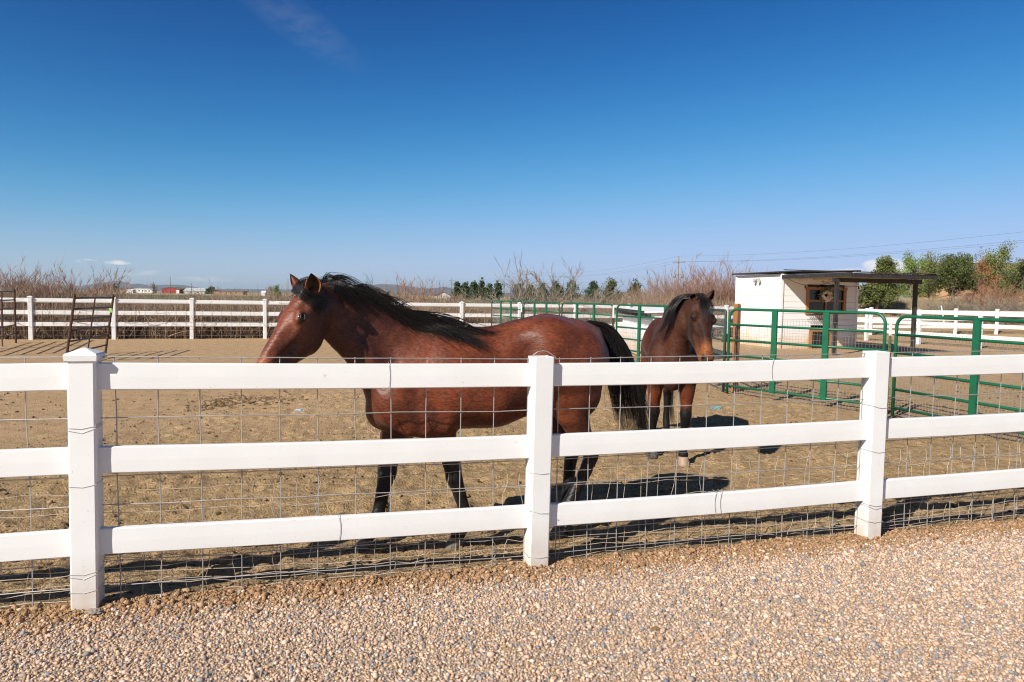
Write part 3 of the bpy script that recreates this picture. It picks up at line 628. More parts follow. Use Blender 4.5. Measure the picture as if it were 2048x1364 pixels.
# ================================================================ sculpting: smooth union of tapered capsules on a grid, meshed with surface nets
class Sculpt:
    def __init__(s): s.p = []
    def cone(s, A, B, ra, rb, w=1., L=(0, 1, 0), k=.04, c=0, sub=False):
        return s._add([A, B], [ra, rb], [w, w], L, k, [c, c], sub)
    def _add(s, P, R, W_, L, k, C_, sub=False):
        L = np.asarray(L, float); s.p.append((np.asarray(P, float), np.asarray(R, float), np.asarray(W_, float), L / np.linalg.norm(L), k, C_, sub)); return s
    def chain(s, nodes, w=1., L=(0, 1, 0), k=.04, c=0):
        """one tapered limb through nodes (point, radius[, lateral width factor[, colour]])"""
        return s._add([n[0] for n in nodes], [n[1] for n in nodes], [n[2] if len(n) > 2 else w for n in nodes], L, k, [n[3] if len(n) > 3 else c for n in nodes])
    @staticmethod
    def dist(P, pr, pal=None):
        pts, R, W_, L, k, C_, sub = pr; best = None; L = L.astype(P.dtype)
        for i in range(len(pts) - 1):
            A = pts[i].astype(P.dtype); ba = (pts[i + 1] - pts[i]).astype(P.dtype); d = P - A
            h = np.clip((d @ ba) / (np.dot(ba, ba) + 1e-9), 0, 1); q = d - h[..., None] * ba
            w = W_[i] + (W_[i + 1] - W_[i]) * h; r = R[i] + (R[i + 1] - R[i]) * h; ql = q @ L
            n2 = np.einsum('...i,...i', q, q) + ql * ql * (1 / (w * w) - 1)
            D = (np.sqrt(np.maximum(n2, 0)) - r) * np.minimum(1., w)
            if pal is not None:
                c = np.asarray(pal[C_[i]]) * (1 - h[..., None]) + np.asarray(pal[C_[i + 1]]) * h[..., None]
            if best is None: best = D; col = c if pal is not None else None
            else:
                m = D < best; best = np.where(m, D, best)
                if pal is not None: col = np.where(m[..., None], c, col)
        return best if pal is None else (best, col)
    def mesh(s, h, smooth=3):
        lo = np.min([p[0].min(0) - p[1].max() * max(p[2].max(), 1) for p in s.p if not p[6]], 0) - .05
        hi = np.max([p[0].max(0) + p[1].max() * max(p[2].max(), 1) for p in s.p if not p[6]], 0) + .05
        n = np.ceil((hi - lo) / h).astype(int) + 1
        Fd = np.full(n, .3, np.float32); ax = [lo[i] + h * np.arange(n[i]) for i in range(3)]
        for pr in s.p:
            pts, R, W_, L, k, C_, sub = pr; m = R.max() * max(1., W_.max()) + k / min(1., max(W_.min(), .3)) + 2 * h
            i0 = np.minimum(np.maximum(((pts.min(0) - m - lo) / h).astype(int), 0), n - 2); i1 = np.maximum(np.minimum(((pts.max(0) + m - lo) / h).astype(int) + 2, n), i0 + 1)
            sl = tuple(slice(a, b) for a, b in zip(i0, i1))
            P = np.stack(np.meshgrid(*[ax[i][sl[i]] for i in range(3)], indexing='ij'), -1).astype(np.float32)
            d = s.dist(P, pr).astype(np.float32); f = Fd[sl]
            if sub:
                hh = np.maximum(k - np.abs(f + d), 0) / k; Fd[sl] = np.maximum(f, -d) + hh * hh * k * .25
            else:
                hh = np.maximum(k - np.abs(f - d), 0) / k; Fd[sl] = np.minimum(f, d) - hh * hh * k * .25
        s.F, s.lo, s.h, s.n = Fd, lo, h, n
        S = Fd < 0; nx, ny, nz = n
        cnt = np.zeros((nx - 1, ny - 1, nz - 1), np.int16); pos = np.zeros((nx - 1, ny - 1, nz - 1, 3), np.float32); off = [(a, b, c) for a in (0, 1) for b in (0, 1) for c in (0, 1)]
        def cor(A_, o): return A_[o[0]:nx - 1 + o[0], o[1]:ny - 1 + o[1], o[2]:nz - 1 + o[2]]
        for o in off:
            for a in range(3):
                if o[a] == 1: continue
                o2 = list(o); o2[a] = 1
                f0, f1 = cor(Fd, o), cor(Fd, o2); cr = cor(S, o) != cor(S, o2)
                idx = np.nonzero(cr); t = f0[idx] / (f0[idx] - f1[idx]); pt = np.tile(np.array(o, np.float32), (len(t), 1)); pt[:, a] += t
                np.add.at(pos, idx, pt); cnt[idx] += 1
        act = cnt > 0; ids = np.full(cnt.shape, -1, np.int64); ai = np.nonzero(act); ids[ai] = np.arange(len(ai[0]))
        V = pos[ai] / cnt[ai][:, None] + np.stack(ai, 1); V = V * h + lo
        Q = []
        for a in range(3):
            b, c = (a + 1) % 3, (a + 2) % 3
            sl0 = [slice(1, -1)] * 3; sl0[a] = slice(0, -1); sl1 = list(sl0); sl1[a] = slice(1, None)
            s0, s1 = S[tuple(sl0)], S[tuple(sl1)]; cr = np.nonzero(s0 != s1); fl = s0[cr]
            base = np.stack(cr, 1); base[:, b] += 1; base[:, c] += 1
            def cell(db, dc):
                q = base.copy(); q[:, b] -= db; q[:, c] -= dc; return ids[tuple(q.T)]
            q = np.stack([cell(1, 1), cell(0, 1), cell(0, 0), cell(1, 0)], 1); q[~fl] = q[~fl][:, ::-1]; Q.append(q)
        Q = np.concatenate(Q)
        for _ in range(smooth):
            ac = np.zeros_like(V); cn = np.zeros(len(V))
            for i in range(4):
                j = (i + 1) % 4; np.add.at(ac, Q[:, i], V[Q[:, j]]); np.add.at(cn, Q[:, i], 1); np.add.at(ac, Q[:, j], V[Q[:, i]]); np.add.at(cn, Q[:, j], 1)
            V = V * .5 + ac / cn[:, None] * .5
        return V, Q
    def field(s, P):
        i = (P - s.lo) / s.h; i = np.clip(i, 0, s.n - 1.001); a = i.astype(int); f = i - a; out = 0
        for dx in (0, 1):
            for dy in (0, 1):
                for dz in (0, 1):
                    w = np.abs(1 - dx - f[:, 0]) * np.abs(1 - dy - f[:, 1]) * np.abs(1 - dz - f[:, 2])
                    out = out + w * s.F[np.minimum(a[:, 0] + dx, s.n[0] - 1), np.minimum(a[:, 1] + dy, s.n[1] - 1), np.minimum(a[:, 2] + dz, s.n[2] - 1)]
        return out
    def colours(s, V, pal, sharp=38.):
        W_ = np.zeros((len(V), 1)); C = np.zeros((len(V), 3))
        for pr in s.p:
            if pr[6]: continue
            d, c = s.dist(V, pr, pal); w = np.exp(-np.clip(d, -.06, .4) * sharp)[:, None]; W_ += w; C += w * c
        return C / W_
    def push_out(s, P, gap, axis_, it=14, st=.012):
        """move strand points out of the body along a direction"""
        sh = P.shape; Q = P.reshape(-1, 3).copy(); ax = np.broadcast_to(np.asarray(axis_, float), P.shape).reshape(-1, 3)
        for _ in range(it):
            f = s.field(Q); m = f < gap; Q[m] += ax[m] * st
        return Q.reshape(sh)

def coat_mat(name, rough=.47, spec=.36):
    m = bpy.data.materials.new(name); N, L = nodes_of(m); b = N['Principled BSDF']
    b.inputs['Roughness'].default_value = rough; b.inputs['Specular IOR Level'].default_value = spec; b.inputs['Sheen Weight'].default_value = .05; b.inputs['Sheen Roughness'].default_value = .4
    a = N.new('ShaderNodeAttribute'); a.attribute_name = 'coat'; tc = N.new('ShaderNodeTexCoord')
    def nz(sc, st, det=4):
        mp = N.new('ShaderNodeMapping'); mp.inputs['Scale'].default_value = st; mp.inputs['Rotation'].default_value = (0, .35, .35); L.new(tc.outputs['Object'], mp.inputs[0])
        n = N.new('ShaderNodeTexNoise'); n.inputs['Scale'].default_value = sc; n.inputs['Detail'].default_value = det; L.new(mp.outputs[0], n.inputs['Vector']); return n.outputs[0]
    hair = nz(75, (.5, 1, 1.25), 6); pat = nz(5, (1, 1, 1))
    r = N.new('ShaderNodeMapRange'); r.inputs[1].default_value = .3; r.inputs[2].default_value = .7; r.inputs[3].default_value = .60; r.inputs[4].default_value = 1.45; L.new(hair, r.inputs[0])
    r2 = N.new('ShaderNodeMapRange'); r2.inputs[1].default_value = .35; r2.inputs[2].default_value = .65; r2.inputs[3].default_value = .62; r2.inputs[4].default_value = 1.38; L.new(pat, r2.inputs[0])
    mu = N.new('ShaderNodeMath'); mu.operation = 'MULTIPLY'; L.new(r.outputs[0], mu.inputs[0]); L.new(r2.outputs[0], mu.inputs[1])
    vm = N.new('ShaderNodeVectorMath'); vm.operation = 'SCALE'; L.new(a.outputs['Color'], vm.inputs[0]); L.new(mu.outputs[0], vm.inputs['Scale']); L.new(vm.outputs[0], b.inputs['Base Color'])
    bp = N.new('ShaderNodeBump'); bp.inputs['Strength'].default_value = .5; bp.inputs['Distance'].default_value = .006
    L.new(hair, bp.inputs['Height'])
    b2 = N.new('ShaderNodeBump'); b2.inputs['Strength'].default_value = .35; b2.inputs['Distance'].default_value = .03; L.new(nz(9, (.7, 1, 1.2), 3), b2.inputs['Height']); L.new(bp.outputs[0], b2.inputs['Normal'])
    L.new(b2.outputs[0], b.inputs['Normal'])
    return m
M_coat = coat_mat('bay_coat')
M_hair = mat('black_horsehair', (.012, .011, .011), .34, spec=.40, island=[(.004, .004, .004), (.010, .009, .009), (.040, .031, .026), (.007, .006, .006), (.018, .014, .012)])
M_eye = mat('eye_glass', (.006, .004, .003), .16, spec=.45)
M_hoof = mat('dark_hoof', (.10, .085, .07), .55, var=(.17, .14, .11), vscale=20, stretch=(1, 1, .2))
M_hoof_pale = mat('pale_hoof', (.36, .26, .17), .6, var=(.27, .19, .12), vscale=20)
M_nostril = mat('nostril', (.008, .006, .006), .5)
PAL = {0: (.124, .0300, .0115), 1: (.010, .009, .009), 2: (.22, .065, .02), 3: (.078, .0215, .010), 4: (.035, .017, .011), 5: (.062, .0205, .011), 6: (.165, .043, .015)}

def hoof_mb(base, fwd, lat, h=.075, r=.062):
    """bell of a hoof: base centre on the ground, fwd to the toe"""
    mb = MB(); up = np.array([0, 0, 1.]); rings = []
    for z, s_, o in ((0, 1.0, .0), (.006, 1.04, 0), (h * .55, .90, -.014), (h, .78, -.028), (h + .006, .70, -.03)):
        ring = []
        for k in range(14):
            a = 2 * PI * k / 14; x = math.cos(a); y = math.sin(a)
            x = x * (1.1 if x > 0 else .8)
            ring.append(base + up * z + fwd * (x * r * s_ + o) + lat * y * r * .95 * s_)
        rings.append(ring)
    v = [p for q in rings for p in q]; f = [(i * 14 + k, i * 14 + (k + 1) % 14, (i + 1) * 14 + (k + 1) % 14, (i + 1) * 14 + k) for i in range(4) for k in range(14)] + [tuple(range(13, -1, -1)), tuple(range(56, 70))]
    return mb.add(v, f)
def ear_mb(base, tip, open_dir, w, curl=.55):
    """cupped, pointed ear; open_dir = the way the cup opens"""
    ax = tip - base; l = np.linalg.norm(ax); ax /= l; o = open_dir - ax * np.dot(open_dir, ax); o /= np.linalg.norm(o); sd = np.cross(ax, o); out = []; inn = []
    nu, nv = 12, 11
    for i in range(nu):
        u = i / (nu - 1); hw = w * (.62 + 1.6 * u * (1 - u) ** .9 * 1.05) * (1 - u ** 3.2) * .62 + .002
        bend = .10 * l * u * u
        for j in range(nv):
            a = (j / (nv - 1) - .5) * 2 * (1.15 * PI * curl + .25 * (1 - u)) ; x = math.sin(a) * hw; y = -math.cos(a) * hw * .85
            p = base + ax * (l * u) + sd * x + o * (y + hw * .3 + bend); out.append(p); inn.append(p + (o * math.cos(a) - sd * math.sin(a)) * .0055 * (1.1 - u))
    g = lambda i, j: i * nv + j
    fo = [(g(i, j), g(i, j + 1), g(i + 1, j + 1), g(i + 1, j)) for i in range(nu - 1) for j in range(nv - 1)]
    n = nu * nv; fi = [tuple(n + q for q in f[::-1]) for f in fo]
    rim = [(g(i, 0), g(i + 1, 0), n + g(i + 1, 0), n + g(i, 0)) for i in range(nu - 1)] + [(g(i + 1, nv - 1), g(i, nv - 1), n + g(i, nv - 1), n + g(i + 1, nv - 1)) for i in range(nu - 1)]
    u_ = np.repeat(np.linspace(0, 1, nu), nv)
    return MB().add(out + inn, fo + fi + rim), u_
def ear(parent, base, tip, od, w, inner, dark=.2):
    mb, u = ear_mb(base, tip, od, w); edge = sstep(.62, .95, u)[:, None]
    oc = np.array(PAL[0]) * .9 * (1 - edge) + np.array(PAL[1]) * edge
    ic = np.array(inner) * (1 - edge) + np.array(PAL[1]) * edge; jn = np.abs(np.tile(np.linspace(-1, 1, 11), 12))[:, None]
    ic = ic * jn ** 1.3 + np.array(PAL[1]) * (1 - jn ** 1.3)
    return obj('ear', mb, M_coat, parent, smooth=True, attr={'coat': np.concatenate([oc, ic])})

# ================================================================ the big bay walking left behind the near fence
A1 = np.array([-.88, 4.5, 0]); AX1 = math.radians(19.5); U1 = np.array([math.cos(AX1), math.sin(AX1), 0]); N1 = np.array([math.sin(AX1), -math.cos(AX1), 0])
H1M = np.stack([U1, N1, [0, 0, 1.]])                                  # rows: rumpward, to the camera side, up
def h1(px, py, t=0.): return H1M @ (on_plane(px, py, A1, N1, t) - A1)  # photo pixel on the plane t -> horse frame
def h1r(px, py, t, r): P = on_plane(px, py, A1, N1, t); return r * np.dot(P - CAM, _F) / F_PX
def nd(px, py, r, t=0., w=1., c=0): return (h1(px, py, t), h1r(px, py, t, r), w, c)
s1 = Sculpt()
# trunk
s1.chain([nd(818, 778, 80, 0, .80, 0), nd(900, 758, 97, 0, .80, 0), nd(985, 757, 95, 0, .84, 0), nd(1045, 736, 92, 0, .86, 0), nd(1100, 722, 89, 0, .88, 0), nd(1141, 717, 76, 0, .95, 0)], k=.06)
s1.chain([nd(872, 686, 26, 0, .55, 5), nd(930, 690, 30, 0, .6, 5), nd(1000, 692, 36, 0, .7, 5), nd(1085, 668, 36, 0, .8, 5), nd(1140, 668, 27, 0, .9, 5), nd(1183, 672, 20, 0, .9, 4)], k=.07)
for sg in (1, -1):                                                    # shoulder blade, breast, haunch of both sides
    s1.chain([nd(872, 690, 24, .07 * sg, .5), nd(838, 745, 34, .115 * sg, .5), nd(795, 800, 34, .130 * sg, .6)], k=.09, c=0)
    s1.chain([nd(795, 805, 42, .13 * sg, .8), nd(850, 838, 38, .155 * sg, .8), nd(872, 850, 34, .15 * sg, .75)], k=.06)
    s1.chain([nd(1098, 700, 62, .15 * sg, .7), nd(1150, 722, 60, .13 * sg, .75)], k=.08)
    s1.chain([nd(900, 780, 66, .10 * sg, .9), nd(980, 780, 66, .11 * sg, .95), nd(1035, 762, 56, .10 * sg, .9)], k=.09)
s1.cone(h1(770, 822, 0), h1(812, 842, 0), h1r(770, 822, 0, 38), h1r(812, 842, 0, 34), .9, k=.06, c=3)
for sg in (1, -1):
    s1.chain([nd(690, 655, 14, .06 + .055 * sg, .6, 3), nd(722, 700, 16, .05 + .085 * sg, .6, 3), nd(760, 750, 20, .135 * sg, .7, 0), nd(790, 800, 24, .15 * sg, .8, 0)], k=.05)      # long muscle of the neck
    s1.cone(h1(700, 700, .05 + .125 * sg), h1(742, 765, .185 * sg), .010, .012, 1, (0, 1, 0), .045, 0, True)           # jugular groove
    s1.chain([nd(790, 826, 26, .15 * sg, .7, 0), nd(820, 848, 24, .165 * sg, .7, 0)], k=.035)                 # breast muscle over the forearm
    s1.cone(h1(826, 815, .262 * sg), h1(848, 862, .245 * sg), .012, .014, 1, (0, 1, 0), .06, 0, True)         # crease of the forearm
    s1.chain([nd(868, 800, 20, .175 * sg, .6, 0), nd(880, 838, 22, .18 * sg, .6, 0)], k=.04)                  # triceps, elbow
    s1.chain([nd(1112, 690, 14, .21 * sg, .8, 0), nd(1102, 705, 14, .225 * sg, .8, 0)], k=.06)                # point of the hip
    s1.cone(h1(1058, 700, .285 * sg), h1(1064, 735, .295 * sg), .03, .03, 1, (0, 1, 0), .12, 0, True)          # hollow of the flank
    s1.cone(h1(862, 800, .275 * sg), h1(885, 845, .265 * sg), .016, .02, 1, (0, 1, 0), .06, 0, True)           # groove behind the elbow
    s1.cone(h1(800, 700, .20 * sg), h1(765, 770, .20 * sg), .014, .012, 1, (0, 1, 0), .06, 0, True)            # groove in front of the shoulder
s1.cone(h1(1078, 772, .17), h1(1066, 800, .12), .05, .05, .6, k=.07, c=6)     # fold of the flank
# neck
s1.chain([nd(842, 742, 84, 0, .62, 0), nd(800, 715, 76, 0, .54, 3), nd(757, 683, 66, .02, .47, 3), nd(712, 650, 55, .06, .42, 3), nd(668, 622, 45, .11, .42, 3), nd(638, 612, 36, .185, .5, 5)], k=.05)
s1.chain([nd(875, 688, 22, 0, .6, 4), nd(800, 645, 20, .01, .5, 4), nd(735, 608, 17, .04, .5, 4), nd(672, 582, 16, .10, .6, 4), nd(626, 583, 14, .18, .8, 4)], k=.045)
s1.chain([nd(672, 655, 24, .085, .6, 3), nd(722, 700, 30, .07, .6, 3), nd(768, 765, 40, .03, .8, 3)], k=.06)
# head, turned to the camera: built in its own axes (down the face, to the camera side, out of the forehead)
class Head:
    def __init__(s, P, M, Lh, length=.62):
        s.P = np.asarray(P, float); a = np.asarray(M, float) - s.P; s.k = np.linalg.norm(a) / length; s.a = a / np.linalg.norm(a)
        L = np.asarray(Lh, float); L = L - s.a * np.dot(L, s.a); s.L = L / np.linalg.norm(L); s.n = np.cross(s.L, s.a)
    def p(s, u, l, n): return s.P + (s.a * u + s.L * l + s.n * n) * s.k
    def build(s, S, c0=0, c1=5, cm=2, cl=4, side=1):
        q = lambda u, l, n, r, w=1., c=c0: (s.p(u, l, n), r * s.k, w, c)
        ch = lambda nodes, k: S.chain(nodes, L=s.L, k=k * s.k)
        ch([q(-.01, 0, -.085, .062, 1.0, c1), q(.09, 0, -.082, .080, 1.12), q(.19, 0, -.072, .074, 1.2), q(.30, 0, -.062, .060, 1.05), q(.43, 0, -.056, .053, .95), q(.53, 0, -.060, .050, .98, cm), q(.585, 0, -.070, .043, 1.08, cl)], .03)
        ch([q(.10, 0, -.16, .075, .70, c1), q(.22, 0, -.178, .090, .60, c1), q(.36, 0, -.155, .060, .78), q(.48, 0, -.132, .046, .90, cm), q(.565, 0, -.118, .034, 1.12, cl)], .035)
        for g in (1, -1):
            S.chain([q(.15, .044 * g, -.170, .096, .25, c1), q(.22, .047 * g, -.178, .098, .22, c1), q(.30, .042 * g, -.165, .066, .25, c1)], L=s.L * .9 * g - s.n * .44, k=.025 * s.k)
            ch([q(.165, .084 * g, -.038, .024, 1), q(.205, .088 * g, -.046, .026, 1)], .018)
            ch([q(.235, .078 * g, -.075, .013, .9), q(.30, .066 * g, -.082, .011, .8), q(.365, .052 * g, -.075, .008, .7)], .018)
            ch([q(.535, .030 * g, -.034, .020, .9, cm), q(.578, .038 * g, -.052, .020, .8, cl)], .018)
            S.cone(s.p(.585, .052 * g, -.045), s.p(.560, .060 * g, -.052), .010 * s.k, .006 * s.k, 1, s.L, .012 * s.k, 1, True)
            S.cone(s.p(.125, .092 * g, -.030), s.p(.135, .10 * g, -.035), .016 * s.k, .014 * s.k, 1, s.L, .03 * s.k, 0, True)
            S.cone(s.p(.40, .060 * g, -.100), s.p(.32, .075 * g, -.125), .010 * s.k, .008 * s.k, 1, s.L, .03 * s.k, 0, True)
            S.cone(s.p(.50, .058 * g, -.088), s.p(.575, .050 * g, -.095), .004 * s.k, .004 * s.k, 1, s.L, .012 * s.k, 1, True)
            S.cone(s.p(.30, .070 * g, -.028), s.p(.44, .058 * g, -.030), .010 * s.k, .008 * s.k, 1, s.L, .03 * s.k, 0, True)
    def surf(s, S, u, n, g, start=.125):
        pts = np.array([s.p(u, l * g, n) for l in np.linspace(start, .0, 120)]); f = S.field(pts); i = int(np.argmax(f < 0)); return pts[i]
    def eyes(s, S, world, parent, lidcol, u=.192, n=-.050, closed=0.):
        for g in (1, -1):
            e = s.surf(S, u, n, g); R = .027 * s.k; c = e - s.L * g * R * .74
            M3 = lambda v: world(v)
            v, f = ico(3); ey = obj('eye', MB().add(M3(v * R + c), [tuple(x) for x in f]), M_eye, parent, smooth=True)
            lx = s.a * .93 - s.n * .36; lx /= np.linalg.norm(lx); lz = np.cross(lx, s.L); lz = lz if np.dot(lz, s.n) > 0 else -lz
            lid = MB()
            for sg, hg, off in ((1, .0155 * (1 - closed), .55), (-1, .0115 * (1 - closed), .50)):
                pts = []
                for t_ in np.linspace(0, PI, 13):
                    q = c + (lx * 1.12 * math.cos(t_) * R + lz * hg * sg * math.sin(t_) * s.k); d = q - c; dl = np.linalg.norm(d - s.L * np.dot(d, s.L))
                    q = q + s.L * g * math.sqrt(max((R * 1.03) ** 2 - min(dl, R) ** 2, (R * .25) ** 2)); pts.append(q)
                lid.tube(M3(np.array(pts)), [(.0016 + .0032 * math.sin(t_)) * s.k for t_ in np.linspace(0, PI, 13)], 6)
            obj('eyelid', lid, M_coat, ey, smooth=True, attr={'coat': np.tile(np.array(lidcol) , (lid.n, 1))})
HL = np.array([.24, .92, -.30])
HD = Head(h1(603, 571, .25), h1(491, 758, .455), HL); print('HEADK', HD.k)
HD.build(s1)
# legs
s1.chain([nd(868, 835, 44, .12, .75, 0), nd(884, 868, 28, .11, .85, 0), nd(898, 905, 20.5, .10, .9, 4), nd(906, 938, 17.5, .10, .95, 1)], k=.035)
s1.chain([nd(908, 955, 17.5, .10, 1, 1), nd(915, 974, 14, .10, .9, 1), nd(926, 1010, 12, .095, .85, 1), nd(933, 1038, 14.5, .09, .9, 1), nd(926, 1056, 12, .085, 1, 1), nd(916, 1068, 15, .08, 1.1, 1)], k=.018)
s1.chain([nd(806, 838, 42, -.11, .75, 3), nd(790, 872, 30, -.10, .85, 0), nd(780, 905, 22.5, -.09, .9, 4), nd(775, 936, 19, -.085, .95, 1)], k=.035)
s1.chain([nd(774, 948, 19, -.085, 1, 1), nd(768, 972, 14.5, -.08, .9, 1), nd(759, 1015, 12.5, -.075, .85, 1), nd(754, 1040, 15, -.07, .95, 1), nd(744, 1060, 12.5, -.07, 1, 1), nd(735, 1072, 15, -.07, 1.1, 1)], k=.018)
s1.chain([nd(1140, 740, 72, .10, .62, 0), nd(1150, 785, 56, .115, .6, 0), nd(1147, 830, 33, .12, .75, 0), nd(1160, 866, 24, .115, .8, 3), nd(1179, 900, 17, .11, .8, 1)], k=.05)
s1.chain([nd(1190, 892, 9, .11, .8, 1), nd(1183, 912, 15, .11, .85, 1), nd(1172, 940, 13.5, .11, .85, 4), nd(1152, 978, 12.5, .105, .9, 1), nd(1142, 1001, 15, .105, .95, 1), nd(1130, 1022, 13, .10, 1, 1), nd(1122, 1036, 15, .10, 1.1, 1)], k=.018)
s1.cone(h1(1121, 802, .15), h1(1126, 826, .14), h1r(1121, 802, .15, 22), h1r(1126, 826, .15, 17), .7, k=.04, c=6)      # stifle
s1.chain([nd(1120, 745, 66, -.10, .6, 0), nd(1116, 800, 46, -.11, .6, 5), nd(1116, 838, 29, -.12, .75, 3), nd(1132, 874, 19, -.12, .8, 4), nd(1146, 898, 16, -.12, .85, 1)], k=.05)
s1.chain([nd(1144, 905, 15, -.12, .85, 1), nd(1140, 930, 12.5, -.12, .85, 1), nd(1136, 980, 11.5, -.12, .9, 1), nd(1134, 1000, 14, -.12, .95, 1), nd(1127, 1018, 12, -.12, 1, 1), nd(1121, 1030, 14, -.12, 1.1, 1)], k=.018)
V, Q = s1.mesh(.0095, 2)
cc = s1.colours(V, PAL)
# dark back stripe, pale flank and elbow patches that belong to the coat
cc *= (1 - .25 * sstep(.10, .0, np.abs(V[:, 1])) * sstep(1.25, 1.4, V[:, 2]) * sstep(0, .3, V[:, 0]))[:, None]
to_w1 = lambda P: np.asarray(P) @ H1M + A1
horse1 = thing('horse', 'bay horse with a wind-blown black mane walking left just behind the white fence', 'horse', A1 + U1 * .8)
def nostril_tint(V, H, cc):
    for g in (1, -1):
        d = np.linalg.norm((V - H.p(.572, .052 * g, -.048)) / H.k, axis=1); w = sstep(.034, .016, d)[:, None]; cc = cc * (1 - w) + np.array((.006, .005, .005)) * w
    return cc
def eye_tint(V, H, S, cc, u=.192, n=-.050):
    for g in (1, -1):
        e = H.surf(S, u, n, g); q = (V - e) / H.k; d = np.sqrt(((q @ H.a) / .036) ** 2 + ((q @ H.n) / .023) ** 2 + ((q @ H.L) / .05) ** 2); w = sstep(1.25, .75, d)[:, None] * .92; cc = cc * (1 - w) + np.array((.012, .008, .007)) * w
    return cc
cc = eye_tint(V, HD, s1, nostril_tint(V, HD, cc))
body1 = obj('body', (to_w1(V), Q), M_coat, horse1, smooth=True, attr={'coat': cc})
for px, t, y in ((908, .075, 1096), (727, -.065, 1102)):
    p = to_w1(h1(px, y, t)); p[2] = ground_z(p[0], p[1]) - .006; obj('hoof', hoof_mb(p, -U1, N1), M_hoof, horse1, smooth=True)
for px, t in ((1113, .10), (1112, -.12)):
    P0 = to_w1(h1(px, 1040, t)); P0[2] = ground_z(P0[0], P0[1]) - .006; obj('hoof', hoof_mb(P0, -U1, N1, r=.058), M_hoof, horse1, smooth=True)
Lw = to_w1(HD.L) - A1
def ear_at(px, py, l, od, w, inner, u=.005, n=-.062):
    b0 = to_w1(HD.p(u, l, n)); tip = at_depth(px, py, b0[1] - .02); return ear(horse1, b0, tip, np.asarray(od, float), w, inner)
ear_at(622, 546, .056, (.30, -.9, -.1), .078, (.42, .15, .045))
ear_at(584, 545, -.056, (-.75, -.35, .1), .070, (.26, .08, .028))
HD.eyes(s1, to_w1, horse1, np.array(PAL[4]) * .6)
# ---- mane: strands rooted along the crest, blown back over the neck
def px_path(pts, K): return catmull(np.array(pts, float), K)
crest = px_path([(624, 564), (645, 563), (668, 566), (705, 582), (745, 602), (790, 628), (840, 648), (878, 658)], 60)
def mane_strands(n, K=12):
    P = np.zeros((n, K, 3)); rr = np.zeros(n)
    for i in range(n):
        q = RNG.random() ** .72; cpt = crest[int(q * 59)] + RNG.normal(0, 2.0, 2); ck = int(q * 16 + RNG.normal(0, .5)); g_ = np.random.default_rng(900 + ck)
        ln = 60 + 92 * (1 - abs(q - .55)) * g_.uniform(.75, 1.2) + RNG.normal(0, 16); a0 = math.radians(g_.uniform(-6, 20) + RNG.normal(0, 8)); a1 = math.radians(g_.uniform(26, 44) + RNG.normal(0, 4) + (8 if q < .3 else -4 * (q > .8))); curl = g_.uniform(-.25, .2)
        pos = cpt.copy(); tt = .03 + .055 * (1 - q)
        for k in range(K):
            u = k / (K - 1); a = a0 + (a1 - a0) * sstep(0, .42, u) + curl * math.sin(u * 5 + ck) * .5
            P[i, k] = (pos[0], pos[1], tt * .6 + .012 + u * .05)
            pos = pos + np.array([math.cos(a), math.sin(a)]) * ln / (K - 1)
        rr[i] = RNG.uniform(.0008, .0023)
    W_ = np.array([[h1(x, y, t) for x, y, t in row] for row in P])
    tips = np.linspace(0, 1, K)[None, :, None]
    W_ = s1.push_out(W_, .006 + .0, np.array([0, 1., .12])) + RNG.normal(0, .002, W_.shape) + np.abs(RNG.normal(0, .012, (n, 1, 1))) * np.array([0, 1, .08]) * np.minimum(tips * 3, 1)
    return to_w1(W_), rr
PM, rr = mane_strands(760)
V2, Q2 = strands(PM, rr)
extra = []                                                            # stray locks lifted by the wind
for pts, m_ in (([(648, 566), (655, 552), (668, 556), (690, 560), (712, 574)], 30), ([(660, 566), (675, 553), (700, 560), (735, 582)], 40), ([(680, 572), (720, 575), (736, 572), (738, 562), (731, 555)], 14),
                ([(655, 562), (648, 556), (640, 560)], 10), ([(740, 598), (752, 588), (760, 578)], 16), ([(752, 604), (768, 592), (778, 584)], 18), ([(765, 610), (782, 600), (800, 594)], 16), ([(785, 622), (806, 606), (826, 600)], 8),
                ([(700, 580), (730, 572), (745, 585), (775, 604)], 24), ([(800, 622), (852, 628), (890, 637), (925, 650), (950, 662), (988, 671)], 70), ([(820, 634), (862, 636), (905, 646), (940, 660), (968, 668)], 50), ([(780, 640), (830, 658), (870, 668), (915, 684)], 80), ([(770, 632), (820, 650), (860, 664), (900, 676)], 60), ([(700, 586), (706, 572), (716, 576)], 8), ([(672, 566), (670, 556), (678, 552)], 8)):
    for i in range(m_):
        j = RNG.normal(0, 1.6, 2); pp = [(x + j[0] * (1 + .8 * k) + RNG.normal(0, .8), y + j[1] * (1 + .8 * k) + RNG.normal(0, .8)) for k, (x, y) in enumerate(pts)]
        c2 = catmull(pp, 12); extra.append([h1(x, y, .05 + .004 * k + RNG.normal(0, .004)) for k, (x, y) in enumerate(c2)])
ex_ = s1.push_out(np.array(extra), .004, np.array([0, .5, .5])); V3, Q3 = strands(to_w1(ex_), RNG.uniform(.0014, .0026, len(ex_)))
VQ = merge([(V2, Q2), (V3, Q3)]); obj('mane', VQ, M_hair, horse1, smooth=True)
fl = []                                                               # forelock, swept back between the ears and round the near one
for i in range(400):
    a = RNG.uniform(-.1, 1.1); b_ = RNG.normal(0, 1.9)
    pp = [(-.03 + .01 * b_, -.045 + .07 * a, -.02), (.015 + .01 * b_, -.05 + .08 * a, .012), (.035 + .02 * a + .006 * b_, .0 + .06 * a, .015), (.050 + .02 * a + .008 * b_, .06 + .03 * a, -.03), (.055 + .01 * b_, .085, -.085), (.045 + .02 * b_, .09, -.13 - .03 * a)]
    c2 = catmull(pp, 12); fl.append([HD.p(*q) for q in c2])
